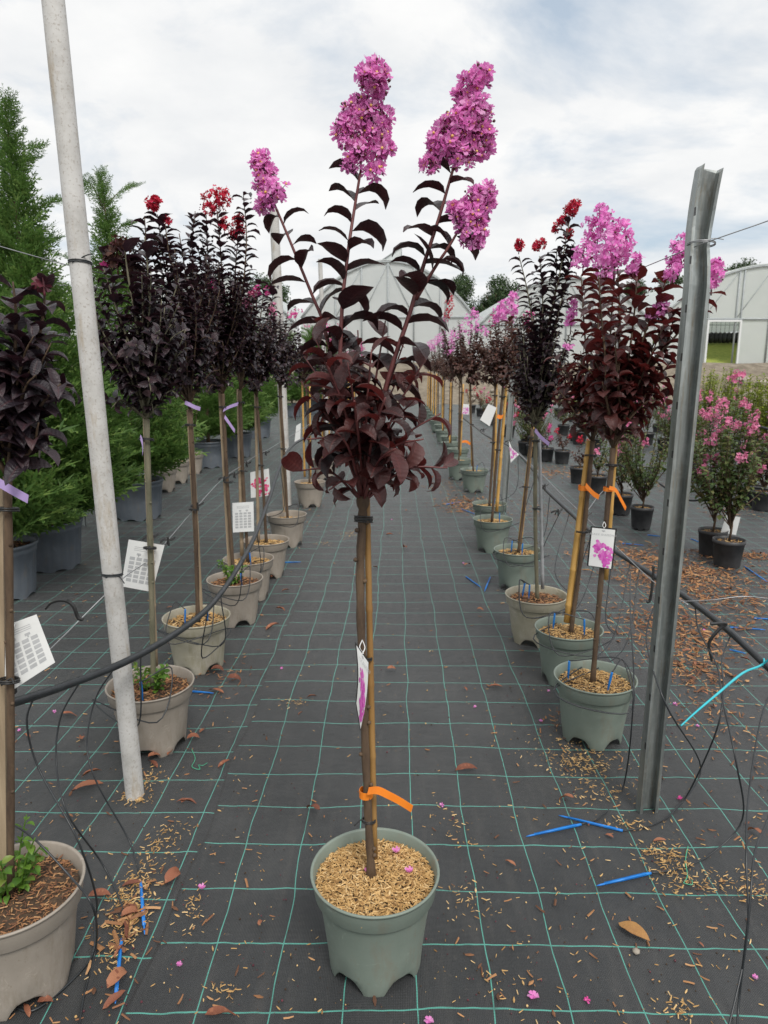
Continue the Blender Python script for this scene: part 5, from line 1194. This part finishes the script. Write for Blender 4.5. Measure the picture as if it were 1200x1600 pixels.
card([(972, 755), (990, 753), (992, 763), (976, 766)], on_z(1006, 829, 0).y + .4, 'plain', 'white card lying on the black pots behind the longer orange tape')
# the main tree's card, twisted almost edge on
card([(555, 1003), (576, 1032), (563, 1142), (556, 1098)], MY - .045, 'diamond', 'picture card twisted edge on, hanging on the mid-aisle trunk', dys=(-.045, .0, -.005, -.05), curve=.006, hang=(566, 1000, MY - .015))

def tape(pts, Y, mt, label, wd=.016, wrap=None):
    P = [on_y(p[0], p[1], Y + (p[2] if len(p) > 2 else 0)) for p in pts]; root = empty('tape', P[0], label, 'label tape', 'coloured label tapes'); mb = MB()
    sp_ = smooth_path(P, 5); nn = len(sp_); strip(mb, sp_, [tuple(Vector((.25, .25 - .3*i/nn, 1)).normalized()) for i in range(nn)], wd, .0007); mb.build('tail', mt, root, False)
    if wrap:
        c = on_y(wrap[0], wrap[1], Y + wrap[3]); mb = MB(); pts = [c + Vector((wrap[2]*math.cos(t), wrap[2]*math.sin(t), .0)) for t in np.linspace(0, 6.283, 17)]
        strip(mb, pts, (0, 0, 1), wd, .001); mb.build('loop', mt, root, False)
    return root
tape([(575, 1236, -.018), (590, 1235, -.03), (606, 1242, -.036), (625, 1252, -.04), (644, 1264, -.045)], MY, 'orange', 'orange tape tied round the mid-aisle trunk above its pot', .019, (572, 1239, .0165, .006))
R2Y = on_z(889, 980, .265).y
tape([(915, 758, -.02), (922, 766, -.03), (928, 772, -.03), (936, 777, -.03)], R2Y, 'orange', 'short orange tape on the thick leaning bamboo', .022, (912, 762, .024, .008))
tape([(952, 762, -.02), (962, 766, -.03), (970, 780, -.03), (978, 795, -.03)], R1Y, 'orange', 'longer orange tape on the trunk above the picture card', .015, (951, 764, .02, .004))
tape([(722, 690, -.01), (729, 690, -.02), (735, 694, -.03)], on_z(741, 733, .265).y, 'orange', 'small orange tape on bamboo under the plump magenta plume', .03)
tape([(777, 650, -.01), (782, 652, -.02), (786, 650, -.02)], on_z(770, 810, .265).y, 'orange', 'small orange tape on bamboo by the grey steel post', .03)
L1Y = on_z(17, 1384, .265).y
tape([(-20, 742, -.02), (0, 755, -.03), (22, 768, -.035), (44, 780, -.04)], L1Y, 'purple', 'lilac tape sticking out from the split batten', .018)
L2Y = on_z(235, 1066, .265).y; L3Y = on_z(307, 962, .265).y; L4Y = on_z(367, 903, .265).y
tape([(219, 682, -.02), (222, 690, -.03), (223, 699, -.03), (223, 709, -.03)], L2Y, 'purple', 'lilac tape hanging on the stake behind the tall white post', .015)
tape([(289, 629, -.02), (296, 632, -.03), (304, 636, -.03), (313, 639, -.03)], L3Y, 'purple', 'lilac tape on the stake of the stained beige pot', .018)
tape([(349, 641, -.02), (358, 636, -.03), (372, 631, -.03)], L4Y, 'purple', 'upper of two lilac tapes on the crimson headed tree', .02)
tape([(351, 651, -.02), (358, 661, -.03), (367, 674, -.03)], L4Y, 'purple', 'lower of two lilac tapes on the crimson headed tree', .02)
tape([(836, 672, -.02), (845, 683, -.03), (858, 694, -.03)], on_z(838, 928, .265).y, 'purple', 'lilac tape on the tree in the beige pot of the green pot row', .02)

# ------------------------------------------------------------------ litter: chips, dead leaves, blossoms
mb = MB(); mb2 = MB(); pts = []; dark = []
def cluster(px, py, rx, ry, n, arr):
    c = on_z(px, py); ex = on_z(px + rx, py); ey = on_z(px, py - ry)
    a = (ex - c).length; b = (ey - c).length
    for _ in range(n):
        x = random.gauss(0, .5); y = random.gauss(0, .5); arr.append(Vector((c.x + x*a, c.y + y*b, .004 + random.uniform(0, .006))))
for a in ((905, 1195, 55, 22, 260), (940, 1240, 60, 18, 90), (1040, 1335, 45, 18, 150), (1060, 1370, 50, 30, 150), (1110, 1385, 70, 20, 60), (1170, 1390, 40, 30, 90), (1060, 1580, 30, 22, 40), (900, 1170, 70, 25, 80), (1060, 1020, 70, 40, 260),
          (205, 1400, 34, 55, 300), (200, 1460, 26, 50, 200), (245, 1330, 30, 20, 50), (265, 1300, 30, 25, 40), (300, 1420, 20, 40, 45), (350, 1550, 25, 12, 26), (210, 1250, 30, 10, 80), (240, 1215, 20, 16, 60), (460, 1100, 25, 10, 45), (545, 835, 14, 6, 70), (505, 850, 12, 4, 30), (720, 1300, 40, 40, 40), (730, 1410, 40, 40, 45), (790, 1540, 60, 30, 20), (990, 1290, 60, 12, 50)):
    cluster(*a, pts)
for a in ((1075, 900, 130, 28, 900), (1060, 985, 90, 40, 500), (1000, 870, 80, 20, 350), (1130, 940, 90, 40, 320), (1150, 870, 60, 8, 200), (725, 790, 45, 14, 420), (700, 760, 40, 12, 160), (1010, 905, 40, 20, 220), (870, 735, 60, 12, 250), (760, 690, 50, 10, 200), (850, 800, 50, 20, 180), (480, 800, 50, 40, 70), (340, 1060, 50, 40, 60), (690, 680, 30, 20, 120), (1120, 1130, 90, 70, 150), (1080, 1060, 60, 40, 200), (890, 1130, 50, 25, 70), (820, 700, 50, 8, 160), (1030, 760, 80, 10, 240), (1140, 800, 60, 10, 150)):
    cluster(*a, dark)
for _ in range(2600):   # a light scatter everywhere
    px, py = random.uniform(-60, 1260), 640 + 980*random.random()**1.2; k = .35 if 420 < px < 760 else 1
    if random.random() < k*.75: (pts if random.random() < .6 else dark).append(on_z(px, py, .004))
chips(mb, pts, .004, .017, .3); chips(mb2, dark, .008, .030, .35)
extra = []
for a in ((1075, 900, 130, 26, 420), (1060, 985, 90, 36, 260), (1010, 870, 90, 18, 200), (1130, 940, 90, 36, 160), (1150, 868, 60, 7, 130), (725, 788, 45, 12, 150), (1090, 1040, 60, 30, 80), (205, 1430, 30, 60, 30), (880, 740, 60, 9, 120)): cluster(*a, extra)
chips(mb2, extra, .025, .055, .45)
tag(mb.build('wood_chips', 'chip', smooth=False), 'pale wood chips scattered over the ground fabric', 'wood chips', None, 'stuff')
tag(mb2.build('leaf_litter', 'chip_dark', smooth=False), 'rusty leaf litter and bark drifted beyond the steel post', 'leaf litter', None, 'stuff')
# dust grains and crumbs
mb = MB(); gr = []
for _ in range(1800):
    px, py = random.uniform(-40, 1240), 700 + 920*random.random()
    gr.append(mat4(on_z(px, py, .003), rand_unit(), rand_unit(), random.uniform(.0007, .0024)*np.random.choice((1, 1, 1, 1.5))))
for i in range(3): add_many(mb, ICO, gr[i::3], i)
tag(mb.build('crumbs', ['chip', 'soil', 'bud'], smooth=False), 'tiny crumbs of soil and bark on the fabric', 'crumbs', None, 'stuff')

DL = []
for i in range(6):
    V, F, _ = leaf_template(7, [.17, .2, .24, .19, .15, .22][i], [.5, .3, .45, .8, 1.0, .3][i], [.7, 1.0, 1.5, .4, .9, 1.7][i], 0, [.3, -.6, .8, .2, -.3, .5][i], 70 + i)
    V = V + rng.uniform(-.02, .02, V.shape); V[:, 2] -= V[:, 2].min()
    mb = MB(); mb.add(V, F); mb.add(V + np.array((0, 0, -.006)), [f[:, ::-1] for f in F]); DL.append(mb.mesh('fallen_leaf', 'deadleaf'))
def fallen(px, py, L, rot, k, label='curled rust brown leaf fallen on the ground fabric', mt=None):
    o = bpy.data.objects.new('fallen_leaf', DL[k % 6]); p = on_z(px, py, .006); o.location = p; o.rotation_euler = (random.uniform(-.15, .15), random.uniform(-.12, .05), rot); s = L*mpp(px, py, p.y); o.scale = (s, s, s); col.objects.link(o)
    return tag(o, label, 'leaf', 'fallen leaves on the fabric')
for i, (px, py, L, rot) in enumerate(((112, 1236, 46, .5), (95, 1118, 26, 0), (128, 1160, 18, 2), (47, 1155, 20, 2.5), (128, 1215, 30, .6), (355, 1066, 26, .2), (350, 1083, 28, 2.8), (312, 1146, 16, 1.2), (293, 1160, 22, .6), (340, 1200, 24, .8), (306, 1257, 32, 3.1), (284, 1258, 14, 1), (190, 1385, 30, .2), (172, 1402, 36, 3.2), (258, 1390, 42, 1.2), (205, 1440, 32, 2.2), (198, 1470, 46, 1.9),
        (170, 1555, 50, 1.2), (160, 1578, 40, .9), (320, 1590, 50, .1), (500, 1272, 28, 2.7), (415, 985, 26, .8), (445, 955, 20, 2.6), (605, 1050, 18, .4), (785, 1073, 26, 3.4), (745, 1205, 36, 3.2), (897, 1253, 26, 2.9), (807, 1354, 20, 2.5), (466, 1118, 12, 1), (405, 1450, 16, 1.4), (1020, 1315, 22, .1), (958, 1310, 14, 2.4), (745, 955, 12, 0), (730, 1080, 12, 2), (480, 1090, 16, .3), (1105, 1090, 18, 2.4), (260, 950, 9, .3), (1165, 1290, 14, .7), (1190, 1310, 26, 2.2), (55, 1560, 24, .9), (440, 925, 14, .5), (425, 905, 12, 1.5), (1100, 1480, 12, 2.1))):
    fallen(px, py, L, rot, i, {0: 'long rust brown leaf under the drip tube loops', 13: 'curled brown leaf among bark chips at the end of a drip tube', 14: 'narrow brown leaf beside the blue stake in the bark chips', 17: 'brown leaf lying against the tip of a blue stake', 20: 'brown leaf just behind the mid-aisle pot', 25: 'flat brown leaf in the aisle between mid-aisle pot and green pots', 19: 'ragged brown leaf at the frayed end of the seam', 26: 'brown leaf beside the crossed blue stakes'}.get(i, 'curled rust brown leaf fallen on the ground fabric'))
for i, (px, py, L, rot) in enumerate(((330, 1052, 22, .4), (318, 1040, 18, 2.), (352, 1036, 20, 2.9), (232, 1190, 24, .7), (246, 1200, 28, 2.4), (262, 1182, 20, 1.3), (190, 1440, 30, .8), (215, 1425, 26, 2.7), (178, 1500, 30, 1.4), (60, 1572, 26, .3), (46, 1590, 30, 2.3))): fallen(px, py, L, rot, i + 2, 'rust brown leaf caught at the foot of a taupe pot or bark drift')
for i in range(34):
    px, py = (random.uniform(470, 770), random.uniform(700, 900)) if i < 16 else (random.uniform(1040, 1200), random.uniform(860, 1150)); fallen(px, py, random.uniform(9, 16)*(py/900), random.uniform(0, 6.28), i, 'small rusty leaf lying in the aisle' if i < 16 else 'rusty leaf in the litter under the hose behind the steel post')
# the golden leaf
V, F, _ = leaf_template(9, .21, .25, .5, 0, .2, 99); V = V + rng.uniform(-.006, .006, V.shape); V[:, 2] -= V[:, 2].min() - .004
a, b = on_z(966, 1445), on_z(1012, 1476); mb = MB(); add_many(mb, (V, F), [mat4(a + Vector((0, 0, .006)), b - a, (0, 0, 1), (b - a).length*1.08)]); add_many(mb, (V - np.array((0, 0, .01)), [f[:, ::-1] for f in F]), [mat4(a + Vector((0, 0, .006)), b - a, (0, 0, 1), (b - a).length*1.08)])
tag(mb.build('fallen_leaf', 'goldleaf', origin=a), 'single golden yellow leaf lying flat on the fabric', 'leaf')
q = on_z(994, 1486, .008); mb = MB(); V, F = ICO; mb.add(V*np.array((.011, .011, .007)) + np.array(q), F); tag(mb.build('pebble', 'stone', origin=q), 'pale pebble touching the golden leaf', 'pebble')
for i, (px, py, s) in enumerate(((315, 1387, .02), (833, 1557, .024), (917, 1563, .013), (742, 1105, .014), (845, 1127, .014), (885, 1068, .02), (1055, 1100, .018), (1062, 1248, .016), (1090, 1135, .014), (670, 1596, .02), (85, 1112, .014), (30, 1142, .014), (1180, 1528, .013), (857, 1080, .012), (690, 1258, .014), (440, 1045, .014), (280, 1508, .014), (612, 812, .014), (724, 880, .014), (1100, 985, .014))):
    q = on_z(px, py, .006); mb = MB(); add_many(mb, FLO_LO[i % 4], [mat4(q, (1, .2, .1), (0, 0, 1), s*1.2), mat4(q + Vector((0, 0, .004)), (.3, 1, .2), (.2, -.4, 1), s)]); tag(mb.build('fallen_blossom', 'magenta' if i not in (2, 7) else 'hotpink', origin=q), 'crumpled pink blossom fallen on the ground fabric', 'blossom', 'blossoms fallen on the fabric')
for pp, lab in (([(1075, 1322), (1071, 1345), (1074, 1368), (1068, 1380)], 'frayed green thread on the chips near the blue stakes'), ([(299, 1170), (305, 1185), (300, 1198), (312, 1202), (310, 1195)], 'curled green thread near the taupe pot behind the tall white post')):
    P = [on_z(x, y, .008) for x, y in pp]; mb = MB(); tube(mb, smooth_path(P, 5), .0015, 5); tube(mb, smooth_path([P[-1], P[-1] + Vector((.02, -.01, .004)), P[-1] + Vector((.03, .015, 0))], 4), .0013, 5); tag(mb.build('thread', 'thread', origin=P[0]), lab, 'thread', 'loose green threads')
